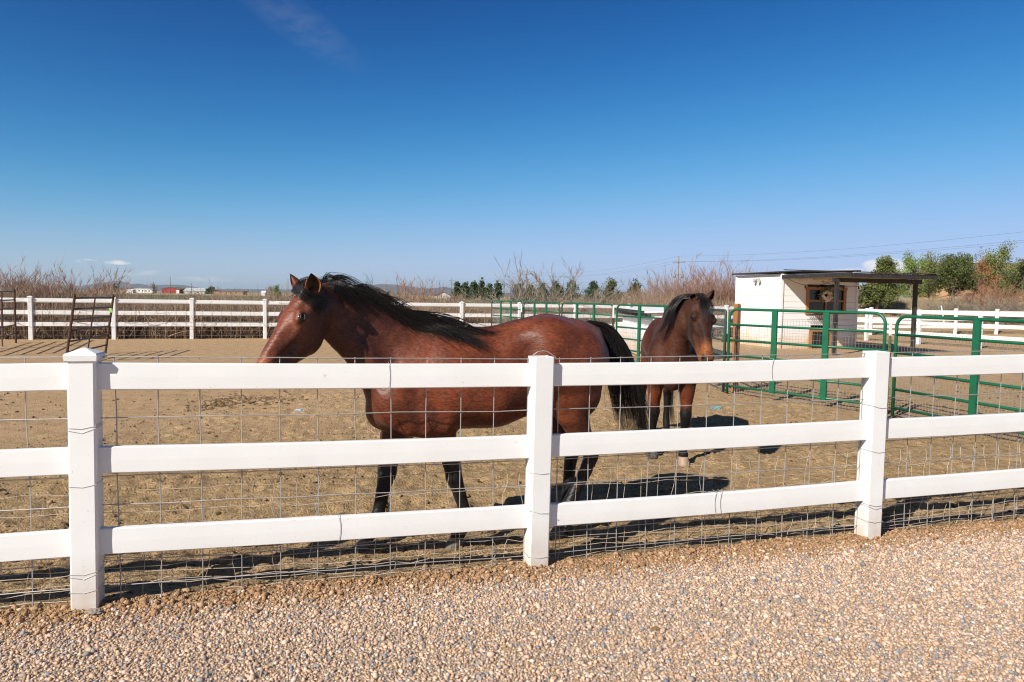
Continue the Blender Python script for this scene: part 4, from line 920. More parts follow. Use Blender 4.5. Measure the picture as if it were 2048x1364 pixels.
fl = s1.push_out(np.array(fl), .007, HD.n * .6 + HD.L * .5, 16, .008); obj('forelock', strands(to_w1(fl), RNG.uniform(.0011, .002, len(fl))), M_hair, horse1, smooth=True)
# ---- tail
def tail_strands(guides, n, K=14, spread=1., r=(.0012, .0024), t0=0., tw=.03):
    out = []
    G = [catmull(np.array(g_, float), K) for g_ in guides]
    for i in range(n):
        u = RNG.random() * (len(G) - 1.001); j = int(u); f = u - j; c2 = G[j] * (1 - f) + G[j + 1] * f; ln = RNG.uniform(.72, 1.03); c2 = catmull(c2[:max(4, int(K * ln))], K); w = RNG.normal(0, 1, 2); tt = RNG.normal(t0, tw)
        sway = RNG.normal(0, 1.6)
        out.append([h1(x + w[0] * spread * (.5 + 2.6 * k / K) + sway * math.sin(k * .7) * k / K, y + w[1] * 1.2 * spread, t0 + (tt - t0) * (.35 + 1.2 * k / K)) for k, (x, y) in enumerate(c2)])
    return np.array(out), RNG.uniform(*r, n)
TG = [[(1172, 652), (1200, 664), (1216, 700), (1216, 760), (1226, 810), (1236, 862)], [(1172, 648), (1210, 660), (1228, 695), (1232, 760), (1240, 820), (1250, 880)],
      [(1174, 645), (1215, 655), (1240, 690), (1250, 750), (1262, 820), (1276, 900)], [(1176, 644), (1218, 652), (1248, 690), (1263, 740), (1280, 810), (1296, 900), (1312, 926)], [(1180, 645), (1222, 655), (1254, 695), (1272, 745), (1288, 800), (1300, 845)]]
TS, tr = tail_strands(TG, 1500, r=(.0012, .0027)); VQ = [strands(to_w1(TS), tr)]
wis, wr = tail_strands([[(1210, 670), (1212, 730), (1208, 800), (1222, 850)], [(1250, 700), (1280, 780), (1300, 830), (1325, 850)], [(1262, 720), (1290, 790), (1316, 840), (1330, 858)]], 60, r=(.0009, .0014), spread=2); VQ.append(strands(to_w1(wis), wr))
obj('tail', merge(VQ), M_hair, horse1, smooth=True)
M_feather = mat('brown_feather', (.03, .016, .012), .6)
for px, py, t, dx in ((776, 1018, -.075, .6), (944, 1022, .09, .9), (1150, 1000, .1, .7)):          # feathers behind the fetlocks
    ft = []
    for i in range(110):
        p = h1(px + RNG.normal(-3, 2), py + RNG.normal(-6, 8), t + RNG.normal(0, .008)); ft.append([p, p + [dx * .012, 0, -.010], p + [dx * .020, 0, -.028]])
    obj('fetlock_hair', strands(to_w1(np.array(ft)), np.full(len(ft), .0011)), M_feather, horse1)
# ================================================================ the second bay, facing the camera
A2 = np.array([1.655, 7.15, 0]); _a = math.atan2(.996, .09); U2 = np.array([math.cos(_a), math.sin(_a), 0]); N2 = np.array([math.sin(_a), -math.cos(_a), 0]); H2M = np.stack([U2, N2, [0, 0, 1.]])
to_w2 = lambda P: np.asarray(P) @ H2M + A2
def h2(px, py, Y): return H2M @ (at_depth(px, py, Y) - A2)
V3 = lambda *a: np.array(a, float)
s2 = Sculpt(); M_coat1 = M_coat; M_coat = coat_mat('dark_bay_coat', .62, .16)
nd2 = lambda s, t, z, r, w=1., c=0: (V3(s, t, z), r, w, c)
s2.chain([nd2(.10, .01, 1.05, .26, .88, 5), nd2(.42, .05, 1.06, .30, .76, 3), nd2(.85, .10, 1.05, .31, .80, 3), nd2(1.18, .12, 1.12, .29, .84, 3), nd2(1.42, .12, 1.13, .25, .92, 3)], k=.06)
s2.chain([nd2(.22, 0, 1.36, .08, .7, 4), nd2(.5, 0, 1.33, .09, .8, 5), nd2(.9, 0, 1.29, .1, .9, 5), nd2(1.2, 0, 1.34, .1, 1, 5), nd2(1.55, 0, 1.24, .08, 1, 4)], k=.07)
for g in (1, -1):
    s2.chain([nd2(.20, .09 * g, 1.33, .08, .6, 5), nd2(.08, .16 * g, 1.12, .13, .65, 5), nd2(-.04, .15 * g, .95, .125, .8, 3), nd2(.08, .17 * g, .86, .11, .8, 3)], k=.06)
    s2.chain([nd2(1.2, .10 + .16 * g, 1.15, .2, .7, 3), nd2(1.42, .10 + .14 * g, 1.1, .19, .8, 3)], k=.08)
    s2.chain([nd2(1.42, .08 + .14 * g, 1.0, .2, .65, 3), nd2(1.38, .06 + .16 * g, .82, .14, .7, 3), nd2(1.42, .16 * g, .66, .085, .8, 3), nd2(1.55, .15 * g, .52, .055, .85, 1)], k=.05)
    s2.chain([nd2(1.57, .15 * g, .50, .05, .85, 1), nd2(1.56, .15 * g, .3, .038, .9, 1), nd2(1.55, .15 * g, .15, .045, 1, 1), nd2(1.5, .15 * g, .07, .042, 1, 1)], k=.02)
s2.cone(V3(-.10, 0, 1.02), V3(.0, 0, .84), .12, .12, .9, k=.06, c=5)
for g, ds, dt in ((1, 0., -.045), (-1, .26, .0)):                       # fore legs: the one at the right stands further forward
    L0 = lambda s, t, z, r, w=1., c=0: nd2(s + ds * (1 - z / .95), (.165 + dt * (1 - z / .95)) * g, z, r, w, c)
    s2.chain([L0(.06, 0, .88, .115, .8, 0), L0(.03, 0, .72, .088, .9, 6), L0(.015, 0, .58, .062, .95, 0), L0(.0, 0, .50, .058, 1, 1)], k=.04)
    s2.chain([L0(-.01, 0, .47, .060, 1, 1), L0(.0, 0, .41, .052, .95, 1), L0(.02, 0, .30, .040, .9, 1), L0(.02, 0, .18, .046, .95, 1), L0(-.03, 0, .10, .042, 1, 1), L0(-.055, 0, .075, .048, 1.1, 1)], k=.02)
# neck: rises towards the camera and bends to the right of the picture
s2.chain([nd2(.16, -.01, 1.14, .25, .78, 5), nd2(.02, .02, 1.28, .22, .66, 5), nd2(-.12, .07, 1.41, .185, .58, 5), nd2(-.20, .13, 1.48, .15, .58, 5), nd2(-.26, .19, 1.51, .105, .7, 5)], L=(.15, 1, 0), k=.06)
s2.chain([nd2(.26, -.03, 1.38, .09, .8, 4), nd2(.10, -.03, 1.50, .085, .8, 4), nd2(-.04, .0, 1.575, .085, .8, 4), nd2(-.18, .10, 1.60, .065, .8, 4)], k=.06)
s2.cone(V3(-.08, .03, 1.18), V3(.0, 0, 1.0), .12, .14, .8, k=.07, c=3)
HD2 = Head(h2(1408, 592, 6.80), h2(1424, 722, 6.42), V3(.45, .89, .06)); print('HEADK2', HD2.k)
HD2.build(s2, c0=5, c1=4, cm=2, cl=2)
V, Q = s2.mesh(.0105, 2); cc = s2.colours(V, PAL)
wz = to_w2(V); u_ = (V - HD2.P) @ HD2.a / HD2.k; l_ = np.abs((V - HD2.P) @ HD2.L) / HD2.k; n_ = (V - HD2.P) @ HD2.n / HD2.k
inh = (l_ < .16) & (u_ > .2) & (u_ < .7) & (n_ > -.25)
tanm = inh * sstep(.38, .54, u_) * .85; cc = cc * (1 - tanm[:, None]) + np.array((.21, .075, .026)) * tanm[:, None]         # tan muzzle
dk = inh * sstep(.575, .61, u_) * .9; cc = cc * (1 - dk[:, None]) + np.array(PAL[1]) * dk[:, None]
cc = eye_tint(V, HD2, s2, nostril_tint(V, HD2, cc * .80))
horse2 = thing('horse', 'darker bay horse standing face-on behind the fence with a black forelock and tan muzzle', 'horse', A2)
obj('body', (wz, Q), M_coat, horse2, smooth=True, attr={'coat': cc})
for s_, t, m_ in ((-.085, .125, M_hoof_pale), (.175, -.165, M_hoof), (1.46, .15, M_hoof), (1.46, -.15, M_hoof)):
    p = to_w2(V3(s_, t, 0)); p[2] = ground_z(p[0], p[1]) - .006; obj('hoof', hoof_mb(p, -U2, N2, .085, .066), m_, horse2, smooth=True)
def ear2(px, py, l, od, w, inner):
    b0 = to_w2(HD2.p(.0, l, -.062)); tip = at_depth(px, py, b0[1] - .03); obj_ = ear_mb(b0, tip, np.asarray(od, float), w); mb, u = obj_; e = sstep(.6, .95, u)[:, None]
    oc = np.array(PAL[5]) * (1 - e) + np.array(PAL[1]) * e; ic = np.array(inner) * np.ones((len(u), 1)); obj('ear', mb, M_coat, horse2, smooth=True, attr={'coat': np.concatenate([oc, ic])})
ear2(1390, 587, -.055, (-.55, -.8, 0), .070, (.014, .010, .009)); ear2(1426, 578, .055, (.75, -.65, 0), .066, (.05, .025, .018))
HD2.eyes(s2, to_w2, horse2, np.array(PAL[4]), closed=.45)
for g in (1, -1):
    pass
# mane falls on the left of the picture, forelock over the brow
def lock(S, guides, n, r, jit=.006, K=12, push=None, gap=.006, tow=None, par=None, name='mane'):
    out = []; G = [catmull(np.array(g_), K) for g_ in guides]
    for i in range(n):
        u = RNG.random() * (len(G) - 1.001) if len(G) > 1 else 0; j = int(u); f = u - j; c2 = G[j] if len(G) == 1 else G[j] * (1 - f) + G[j + 1] * f
        c2 = catmull(c2[:max(4, int(K * RNG.uniform(.7, 1.02)))], K); out.append(c2 + RNG.normal(0, jit, 3) * np.linspace(.4, 1.6, K)[:, None])
    out = np.array(out)
    if push is not None: out = S.push_out(out, gap, push)
    return strands(tow(out), RNG.uniform(*r, n))
gm2 = lambda *pts: [h2(x, y, Y) for x, y, Y in pts]
p_ = V3(-.45, -.8, .2)
parts = [lock(s2, [gm2((1392, 588, 6.85), (1372, 592, 6.9), (1352, 612, 6.9), (1340, 640, 6.9), (1322, 668, 6.95)), gm2((1378, 588, 6.95), (1356, 596, 7.0), (1342, 618, 6.95), (1330, 648, 6.98), (1308, 676, 7.0)), gm2((1362, 590, 7.05), (1346, 600, 7.05), (1336, 622, 7.02), (1326, 648, 7.0), (1312, 672, 7.0))], 420, (.0012, .0022), .005, push=p_, tow=to_w2),
         lock(s2, [gm2((1400, 588, 6.8), (1384, 590, 6.85), (1370, 596, 6.95), (1356, 606, 7.0)), gm2((1385, 591, 6.85), (1372, 592, 6.95), (1360, 598, 7.0))], 40, (.0010, .0018), .006, push=V3(-.2, -.3, .9), tow=to_w2)]
obj('mane', merge(parts), M_hair, horse2, smooth=True)
pf = HD2.n * .9 + V3(0, 0, .2); q2 = lambda *pts: [HD2.p(*x) for x in pts]
parts = [lock(s2, [q2((-.03, -.03, -.05), (.04, -.05, .01), (.13, -.075, .02), (.24, -.07, .01)), q2((-.03, -.01, -.05), (.05, -.02, .02), (.15, -.03, .03), (.27, -.02, .02)), q2((-.03, .01, -.05), (.05, .02, .02), (.13, .03, .03), (.2, .045, .02)), q2((-.03, .03, -.05), (.04, .05, .01), (.11, .075, .01), (.17, .09, 0))], 330, (.0011, .002), .005, push=pf, tow=to_w2)]
obj('forelock', merge(parts), M_hair, horse2, smooth=True)
tl = [h2(1346, 700, 8.75), h2(1344, 760, 8.75), h2(1342, 810, 8.72), h2(1348, 862, 8.7)]; tl2 = [h2(1336, 690, 8.75), h2(1330, 760, 8.75), h2(1336, 812, 8.7), h2(1352, 858, 8.7)]; tl3 = [h2(1352, 700, 8.75), h2(1356, 770, 8.7), h2(1362, 800, 8.7), h2(1372, 834, 8.7)]
r0 = V3(1.60, .02, 1.24); parts = [lock(s2, [[r0, r0 + V3(.1, .05, -.03)] + tl2, [r0, r0 + V3(.12, .06, -.03)] + tl, [r0, r0 + V3(.1, .08, -.05)] + tl], 420, (.0013, .0026), .012, 16, tow=to_w2), lock(s2, [[r0, r0 + V3(.1, .08, -.05)] + tl3], 22, (.0010, .0015), .012, 16, tow=to_w2)]
obj('tail', merge(parts), M_hair, horse2, smooth=True)
M_coat = M_coat1
# ================================================================ shed with its porch, coop, small things by them
M_plank = bpy.data.materials.new('white_planks'); N, L = nodes_of(M_plank); b = N['Principled BSDF']; b.inputs['Roughness'].default_value = .65; b.inputs['Specular IOR Level'].default_value = .25
tc = N.new('ShaderNodeTexCoord'); ge = N.new('ShaderNodeNewGeometry'); sx = N.new('ShaderNodeSeparateXYZ'); L.new(ge.outputs['Position'], sx.inputs[0])
n_ = N.new('ShaderNodeTexNoise'); n_.inputs['Scale'].default_value = 2.2; n_.inputs['Detail'].default_value = 8; n_.inputs['Roughness'].default_value = .7; L.new(tc.outputs['Object'], n_.inputs[0])
h_ = N.new('ShaderNodeMapRange'); h_.inputs[1].default_value = 1.15; h_.inputs[2].default_value = .05; L.new(sx.outputs['Z'], h_.inputs[0])
ad = N.new('ShaderNodeMath'); ad.operation = 'MULTIPLY_ADD'; L.new(n_.outputs[0], ad.inputs[0]); ad.inputs[1].default_value = 1.3; ad.inputs[2].default_value = -.92
a2 = N.new('ShaderNodeMath'); a2.operation = 'ADD'; a2.use_clamp = True; L.new(ad.outputs[0], a2.inputs[0]); L.new(h_.outputs[0], a2.inputs[1])
r_ = N.new('ShaderNodeValToRGB'); L.new(a2.outputs[0], r_.inputs[0]); e = r_.color_ramp.elements; e[0].position = .15; e[0].color = (.80, .79, .775, 1); e[1].position = .95; e[1].color = (.55, .36, .20, 1); e.new(.55).color = (.72, .60, .48, 1)
L.new(r_.outputs[0], b.inputs['Base Color'])
M_blackwood = mat('black_painted_timber', (.012, .012, .014), .6, spec=.4, var=(.06, .05, .045), vscale=14, stretch=(3, 3, .5))
M_ply = mat('plywood_underside', (.62, .50, .36), .8, var=(.5, .38, .26), vscale=4)
M_corr = mat('brown_corrugated_sheet', (.06, .042, .032), .5, metal=.2, var=(.12, .07, .045), vscale=5)
M_frame = mat('orange_stained_wood', (.42, .20, .075), .6, var=(.28, .12, .045), vscale=8, stretch=(1, 1, 6))
M_glass = mat('dark_window', (.012, .014, .018), .12, spec=.6)
M_wiremesh = mat('dark_wire', (.03, .03, .03), .5, metal=.4)
SM = np.array([9.34, 24.4, 0]); E1 = np.array([.97, .2431, 0]); E2 = np.array([-.2431, .97, 0]); SW, SD, SH = 3.07, 2.8, 2.60
shed = thing('garden_shed', 'white plank shed with an orange-framed window and a dark lean-to porch roof', 'shed', SM + E1 * SW / 2 + E2 * SD / 2)
def planks(name, o, d, length, hgt0, hgt1, nrm, holes=()):
    """one wall of overlapping horizontal boards, openings left out"""
    mb = MB(); bh = .205; z = 0.
    while z < max(hgt0, hgt1) - .01:
        top = min(z + bh - .007, max(hgt0, hgt1)); spans = [(0., length)]
        for (u0, u1, z0, z1) in holes:
            if z < z1 and top > z0:
                spans = [p for s_ in spans for p in ((s_[0], min(s_[1], u0)), (max(s_[0], u1), s_[1])) if p[1] - p[0] > .01]
        for u0, u1 in spans: mb.box(o + d * (u0 + u1) / 2 - nrm * .012 + UP * (z + top) / 2, (u1 - u0, .024, top - z), d)
        z += bh
    mb.box(o + d * length / 2 - nrm * .045 + UP * min(hgt0, hgt1) / 2 if not holes else o + d * .3 - nrm * .045 + UP * .5, (length - .1, .03, min(hgt0, hgt1)) if not holes else (.5, .03, 1.0), d)
    return obj(name, mb, M_plank, shed)
WIN = (1.04, 2.56, 1.27, 2.12); DOOR = (1.22, 1.98, .02, .66)
planks('wall', SM - E2 * 0, E1, SW, SH, SH, -E2, (WIN, DOOR))
planks('wall', SM + E2 * SD, -E2, SD, SH, SH, -E1)
planks('wall', SM + E1 * SW, E2, SD, SH, SH, E1)
planks('wall', SM + E1 * SW + E2 * SD, -E1, SW, SH, SH, E2)
mb = MB()
for c in (SM, SM + E1 * SW, SM + E2 * SD): obj('corner_trim', MB().box(c + UP * SH / 2 - E1 * 0, (.09, .09, SH), E1), M_plank, shed)
wq = lambda u, z, out=0.: SM + E1 * u - E2 * out + UP * z
fr = MB(); u0, u1, z0, z1 = WIN
for z in (z0, z1): fr.box(wq((u0 + u1) / 2, z, .02), (u1 - u0 + .16, .07, .10), E1)
for u in (u0, u1): fr.box(wq(u, (z0 + z1) / 2, .02), (.10, .068, z1 - z0 - .10), E1)
fr.box(wq((u0 + u1) / 2, 1.68, .015), (u1 - u0 - .1, .05, .06), E1).box(wq((u0 + u1) / 2, 1.45, .012), (.05, .045, .36), E1)
win = obj('window', MB().box(wq((u0 + u1) / 2, (z0 + z1) / 2, -.03), (u1 - u0, .02, z1 - z0), E1), M_glass, shed); obj('frame', fr, M_frame, win)
fr = MB(); u0, u1, z0, z1 = DOOR
fr.box(wq((u0 + u1) / 2, z1, .015), (u1 - u0 + .12, .06, .13), E1).box(wq(u0, z1 / 2 - .03, .015), (.13, .058, z1 - .07), E1).box(wq(u1, z1 / 2 - .03, .015), (.20, .058, z1 - .07), E1)
dr = obj('pet_door', MB().box(wq((u0 + u1) / 2, z1 / 2, -.05), (u1 - u0, .02, z1), E1), M_glass, shed); obj('frame', fr, M_frame, dr)
mb = MB()                                                             # wire hay rack under the window
for k in range(9):
    u = 1.06 + k * .085; mb.tube([wq(u, 1.21, .03), wq(u, 1.20, .20), wq(u + .01, 1.08, .22), wq(u + .01, 1.03, .12), wq(u, 1.03, .02)], .007, 5)
for z, o in ((1.20, .20), (1.08, .22), (1.03, .1)): mb.tube([wq(1.04, z, o), wq(1.76, z, o)], .008, 5)
obj('wire_rack', mb, M_wiremesh, shed)
# shed roof: one slab rising to the right, dark edge
mb = MB(); zc = lambda u: 2.64 + .035 * u
pts = lambda dz: [SM + E1 * u + E2 * v + UP * (zc(u) + dz) for u, v in ((-.15, -.05), (SW + .1, -.05), (SW + .1, SD + .15), (-.15, SD + .15))]
mb.prism(pts(0), pts(.05)); obj('roof', mb, M_blackwood, shed)
porch = thing('porch_roof', 'dark corrugated lean-to roof on two black posts at the front of the shed', 'porch', SM + E1 * 1.5 - E2 * 2.7) if False else None
PD = 3.45
mb = MB(); nC = 96                                                    # corrugated sheet, ridges running down the slope
rows = []
for v in (0.1, PD + .06):
    rows.append([SM + E1 * (-.03 + (SW + .02) * i / nC) - E2 * v + UP * (2.735 - .175 * max(v, 0) / PD + .014 * math.cos(i * PI / 1.0 if False else i * 2 * PI / 4)) for i in range(nC + 1)])
v = rows[0] + rows[1] + [p + UP * .006 for p in rows[0]] + [p + UP * .006 for p in rows[1]]; m = nC + 1
f = [(i, i + 1, m + i + 1, m + i) for i in range(nC)] + [(2 * m + i, 3 * m + i, 3 * m + i + 1, 2 * m + i + 1) for i in range(nC)] + [(m + i, m + i + 1, 3 * m + i + 1, 3 * m + i) for i in range(nC)] + [(i, 2 * m + i, 2 * m + i + 1, i + 1) for i in range(nC)]
obj('porch_sheet', MB().add(v, f), M_corr, shed)
pr = lambda u, v, z: SM + E1 * u - E2 * v + UP * z
obj('fascia', MB().box(pr(SW / 2, PD, 2.465), (SW + .02, .04, .13), E1), M_blackwood, shed)
for u in (-.02, SW - .03): obj('fascia', MB().box(pr(u, PD / 2, 2.49), (.04, PD - .05, .13), E1), M_blackwood, shed)
obj('porch_ceiling', MB().box(pr(SW / 2 - .02, PD / 2, 2.515), (SW - .1, PD - .1, .018), E1), M_ply, shed)
mb = MB()
for k in range(1, 5): mb.box(pr(SW / 2 - .02, PD * k / 5, 2.455), (SW - .1, .04, .09), E1)
obj('rafter', mb, M_ply, shed) if False else None
for k in range(1, 5): obj('rafter', MB().box(pr(SW * k / 5, PD / 2, 2.46), (.04, PD - .12, .088), E1), M_ply, shed)
for u in (.0, 2.93):
    obj('porch_post', MB().box(pr(u + .02, 2.75, 1.135), (.10, .10, 2.27), E1, bevel=0), M_blackwood, shed)
obj('porch_beam', MB().box(pr(SW / 2 - .03, 2.75, 2.335), (SW + .22, .09, .13), E1), M_blackwood, shed)
fl = thing('flood_light', 'twin-headed floodlight fixed high on the left wall of the shed', 'lamp', SM + E2 * 1.35 - E1 * .03 + UP * 2.36)
fc = SM + E2 * 1.35 - E1 * .02 + UP * 2.42; M_lampbody = mat('bronze_lamp_body', (.36, .33, .30), .5)
obj('mount', MB().lathe(fc, [(.01, .0), (.055, .0), (.055, .03), (.03, .05)], 14, -E1, UP), M_lampbody, fl, smooth=True)
for g in (-1, 1):
    d_ = -E1 * .55 + E2 * g * .55 - UP * .6; d_ /= np.linalg.norm(d_); hd = obj('lamp_head', MB().lathe(fc - E1 * .06 + E2 * g * .10, [(.014, -.05), (.045, .0), (.068, .09), (.06, .10), (.03, .095)], 14, d_, np.cross(d_, UP) / np.linalg.norm(np.cross(d_, UP))), M_lampbody, fl, smooth=True)
    obj('lens', MB().lathe(fc - E1 * .06 + E2 * g * .10 + d_ * .101, [(.001, 0), (.056, 0), (.056, .003), (.001, .004)], 14, d_, np.cross(d_, UP) / np.linalg.norm(np.cross(d_, UP))), M_vinyl_far, hd)
mb = MB()                                                             # wreath on the window
wc = wq(1.74, 1.86, .09); g_ = random.Random(4); M_flower = mat('cream_blossom', (.72, .62, .54), .8, island=[(.80, .74, .68), (.66, .50, .42), (.75, .66, .58)]); M_leafw = mat('sage_leaf', (.10, .16, .07), .7, island=[(.08, .14, .06), (.18, .24, .14), (.25, .30, .22)])
for k in range(60):
    a = g_.random() * 2 * PI; rr_ = .15 + g_.gauss(0, .03); mb.blob(wc + (E1 * math.cos(a) + UP * math.sin(a)) * rr_ - E2 * g_.uniform(-.02, .05), g_.uniform(.03, .05), k, .5)
wr = thing('wreath', 'round wreath of cream blossoms and leaves hanging on the shed window', 'wreath', wc - UP * .2); obj('blossom', mb, M_flower, wr)
aa = RNG.uniform(-.4, PI + .6, 420); lc = wc + np.outer(np.cos(aa), E1) * .22 + np.outer(np.sin(aa), UP) * .22 + RNG.normal(0, .045, (420, 3)); obj('foliage', leaves(lc, .035), M_leafw, wr)
sl_ = thing('string_light', 'dark string of bulbs looped under the porch roof of the shed', 'string lights', pr(1.2, 1.5, 2.2)); mb = MB()
anch = [pr(.1, .2, 2.42), pr(.9, 1.6, 2.40), pr(1.5, .15, 2.38), pr(2.2, 2.2, 2.40), pr(2.9, .12, 2.36)]; bl = []
for a_, b_ in zip(anch[:-1], anch[1:]):
    p_ = [a_ + (b_ - a_) * u - UP * .22 * 4 * u * (1 - u) for u in np.linspace(0, 1, 9)]; mb.tube(p_, .007, 4); bl += [p_[3], p_[5]]
obj('cable', mb, M_wiremesh, sl_)
for p_ in bl: obj('bulb', MB().lathe(p_, [(.008, 0), (.018, -.02), (.03, -.06), (.022, -.09), (.004, -.1)][::-1], 8), M_wiremesh, sl_, smooth=True)

# long low coop behind the panels
coop = thing('chicken_coop', 'long low white coop with a dark eave behind the green panel by the facing horse', 'coop', (4.6, 22, 0))
c0, c1 = np.array([3.98, 25.2, 0]), np.array([3.90, 19.3, 0]); cd_ = (c1 - c0) / np.linalg.norm(c1 - c0); cn = np.array([-1., .0136, 0]); cl = np.linalg.norm(c1 - c0)
mb = MB()
for k in range(7): mb.box(c0 + cd_ * cl / 2 + UP * (.085 + k * .178), (cl, .03, .170), cd_)
obj('side_wall', mb, M_plank, coop)
mb = MB()
for k in range(7): mb.box(c1 + np.array([.80, 0, .085 + k * .178]), (1.55, .03, .170))
obj('end_wall', mb, M_plank, coop)
obj('nest_box', MB().box(c0 + cd_ * cl * .5 + cn * .16 + UP * .42, (cl * .96, .27, .80), cd_, bevel=.02), M_plank, coop)
mb = MB(); mb.prism([c0 + cn * .28 + UP * 1.27 - cd_ * .15, c1 + cn * .28 + UP * 1.27 + cd_ * .12, c1 + UP * 1.36 + cd_ * .12 + np.array([1.75, 0, 0]), c0 + UP * 1.36 - cd_ * .15 + np.array([1.75, 0, 0])], [c0 + cn * .28 + UP * 1.31 - cd_ * .15, c1 + cn * .28 + UP * 1.31 + cd_ * .12, c1 + UP * 1.40 + cd_ * .12 + np.array([1.75, 0, 0]), c0 + UP * 1.40 - cd_ * .15 + np.array([1.75, 0, 0])])
obj('roof', mb, M_vinyl_far, coop)
obj('eave_board', MB().box((c0 + c1) / 2 + cn * .30 + UP * 1.285, (cl + .2, .03, .085), cd_), M_blackwood, coop)
for k in range(9): obj('rafter_end', MB().box(c0 + cd_ * (cl * (k + .5) / 9) + cn * .16 + UP * 1.19, (.04, .26, .09), cd_), M_blackwood, coop)
bk = thing('bucket', 'bright green bucket standing behind the dark teal panel', 'bucket', on_ground(1450, 684))
bc = on_ground(1450, 684); obj('pail', MB().lathe(bc, [(.005, .01), (.11, .0), (.13, .30), (.145, .30), (.145, .34), (.125, .34), (.10, .03), (.005, .03)], 20), mat('green_plastic', (.02, .30, .06), .4), bk, smooth=True)
obj('bail', MB().tube([bc + np.array([.14 * math.cos(a), 0, .33 + .12 * math.sin(a)]) for a in np.linspace(0, PI, 9)], .006, 5), M_wire, bk)
# scraps lying about
M_blue = mat('pale_blue_plastic', (.22, .42, .58), .5, var=(.35, .52, .62), vscale=30); M_litter = mat('white_litter', (.68, .66, .62), .7, var=(.5, .46, .4), vscale=20)
def scrap(name, label, px, py, size, m_, seed, cat, z=.0):
    c = on_ground(px, py, z); c[2] = ground_z(c[0], c[1]) + size * .25; g_ = np.random.default_rng(seed); v, f = ico(2)
    v = v * np.array([1.5, .8, .55]) * size * (1 + .5 * (g_.random((len(v), 1)) - .5)); v[:, 0] += np.sin(v[:, 2] * 30) * size * .2; tag(obj(name, MB().add(v + c, [tuple(q) for q in f]), m_, None), label, cat)
scrap('plastic_scrap', 'crumpled pale blue scrap lying in the paddock left of the big horse\'s chest', 597, 819, .045, M_blue, 1, 'litter')
scrap('plastic_scrap', 'small flat teal scrap on the soil right of the facing horse\'s knees', 1432, 818, .06, mat('teal_scrap', (.12, .25, .24), .6), 2, 'litter', -.03)
scrap('litter', 'white crumpled litter at the foot of the back fence between its second and third posts', 437, 668, .18, M_litter, 3, 'litter')
scrap('litter', 'small white litter beside a back fence post left of the big horse\'s face', 372, 668, .12, M_litter, 4, 'litter')
scrap('rock', 'flat grey-brown rock leaning at the foot of the left fence post', 188, 1227, .026, mat('grey_rock', (.28, .23, .19), .8, var=(.18, .15, .13), vscale=20), 5, 'rock', .02)
scrap('pebble', 'round brown clod lying alone on the gravel at right of centre', 1311, 1258, .016, mat('brown_clod', (.20, .12, .045), .9), 6, 'pebble')
# ================================================================ what lies behind the paddock
def greens(name, cols, **k): return mat(name, cols[0], .8, spec=.15, island=cols, **k)
M_straw = greens('dry_straw', [(.24, .155, .105), (.36, .255, .175), (.45, .33, .23), (.29, .195, .135), (.50, .39, .28)])
M_red = greens('reddish_twigs', [(.22, .125, .095), (.33, .205, .155), (.40, .265, .20), (.27, .16, .125), (.45, .32, .245)])
M_tam = greens('tamarisk_twigs', [(.24, .12, .075), (.36, .20, .125), (.43, .26, .17), (.29, .155, .10)])
M_grey = greens('grey_twigs', [(.20, .165, .125), (.30, .25, .19), (.38, .32, .25), (.15, .12, .09)])
M_bark = mat('grey_bark', (.13, .10, .08), .9, var=(.22, .18, .14), vscale=8, stretch=(1, 1, .3), bump=.3, bscale=20)
M_pine = greens('pine_needles', [(.07, .09, .026), (.105, .125, .036), (.145, .165, .05), (.185, .20, .075)])
M_pinefar = greens('far_conifer', [(.035, .065, .028), (.05, .085, .035), (.07, .105, .042)])
M_yell = greens('yellow_green_conifer', [(.075, .080, .024), (.10, .10, .032), (.13, .125, .042)])
M_olive = greens('olive_leaves', [(.14, .16, .04), (.18, .205, .055), (.225, .24, .075), (.11, .13, .035)])
M_junip = greens('juniper_green', [(.07, .092, .028), (.10, .122, .04), (.135, .155, .055), (.05, .07, .024)])
M_light = greens('spring_green', [(.16, .23, .06), (.22, .29, .085), (.12, .18, .05)])
M_rustb = greens('rust_bush', [(.24, .11, .045), (.33, .165, .07), (.19, .085, .035)])
def P2(px, Y): return np.array([(px - 1024) / F_PX * Y * 1.0 + (0.0156 * (0) ), Y])
def floor_xy(px, Y):
    d = at_depth(px, 600, Y); return np.array([d[0], Y, float(ground_z(np.array([d[0]]), np.array([Y]))[0])])
# ---- dry weeds along the fence (uncountable)
n = 46000; x = RNG.uniform(-25, 13.5, n); off = np.abs(RNG.normal(0, 1.0, n)) * 3.0 + .25; y = 23.1 + .322 * (x + 15.9) + off
gap = np.exp(-((x + 13.05) / .5) ** 2); k = RNG.random(n) > gap * .93; x, y, off = x[k], y[k], off[k]
hm = (1.62 + 1.3 * fbm(x * .45, y * .2, 3, 33)) * sstep(0, .8, off) ** .4 * (1 - .25 * sstep(-8, 2, x) * sstep(2, -1, x - 0))
root = np.stack([x, y, ground_z(x, y)], 1); Pw = grow(root, rand_dirs(len(x), 3.2), np.maximum(hm, .25) * RNG.uniform(.45, 1.2, len(x)), 5, .25, .1)
Pb = branch(Pw[RNG.random(len(x)) < .45], 3, .55, .28, 3, .3, .3)
w = obj('dry_weeds', merge([strands(Pw, RNG.uniform(.008, .017, len(Pw))), strands(Pb, np.full(len(Pb), .0085))]), M_straw, org=(-5, 27, 0)); tag(w, 'mass of dry straw-coloured weeds growing along the back fence', 'weeds', kind='stuff')
n = 9000; x = RNG.uniform(-95, 70, n); y = 31 + np.abs(RNG.normal(0, 1, n)) * 26; x = x * y / 60; k = ~((x > .36 * y)); x, y = x[k], y[k]
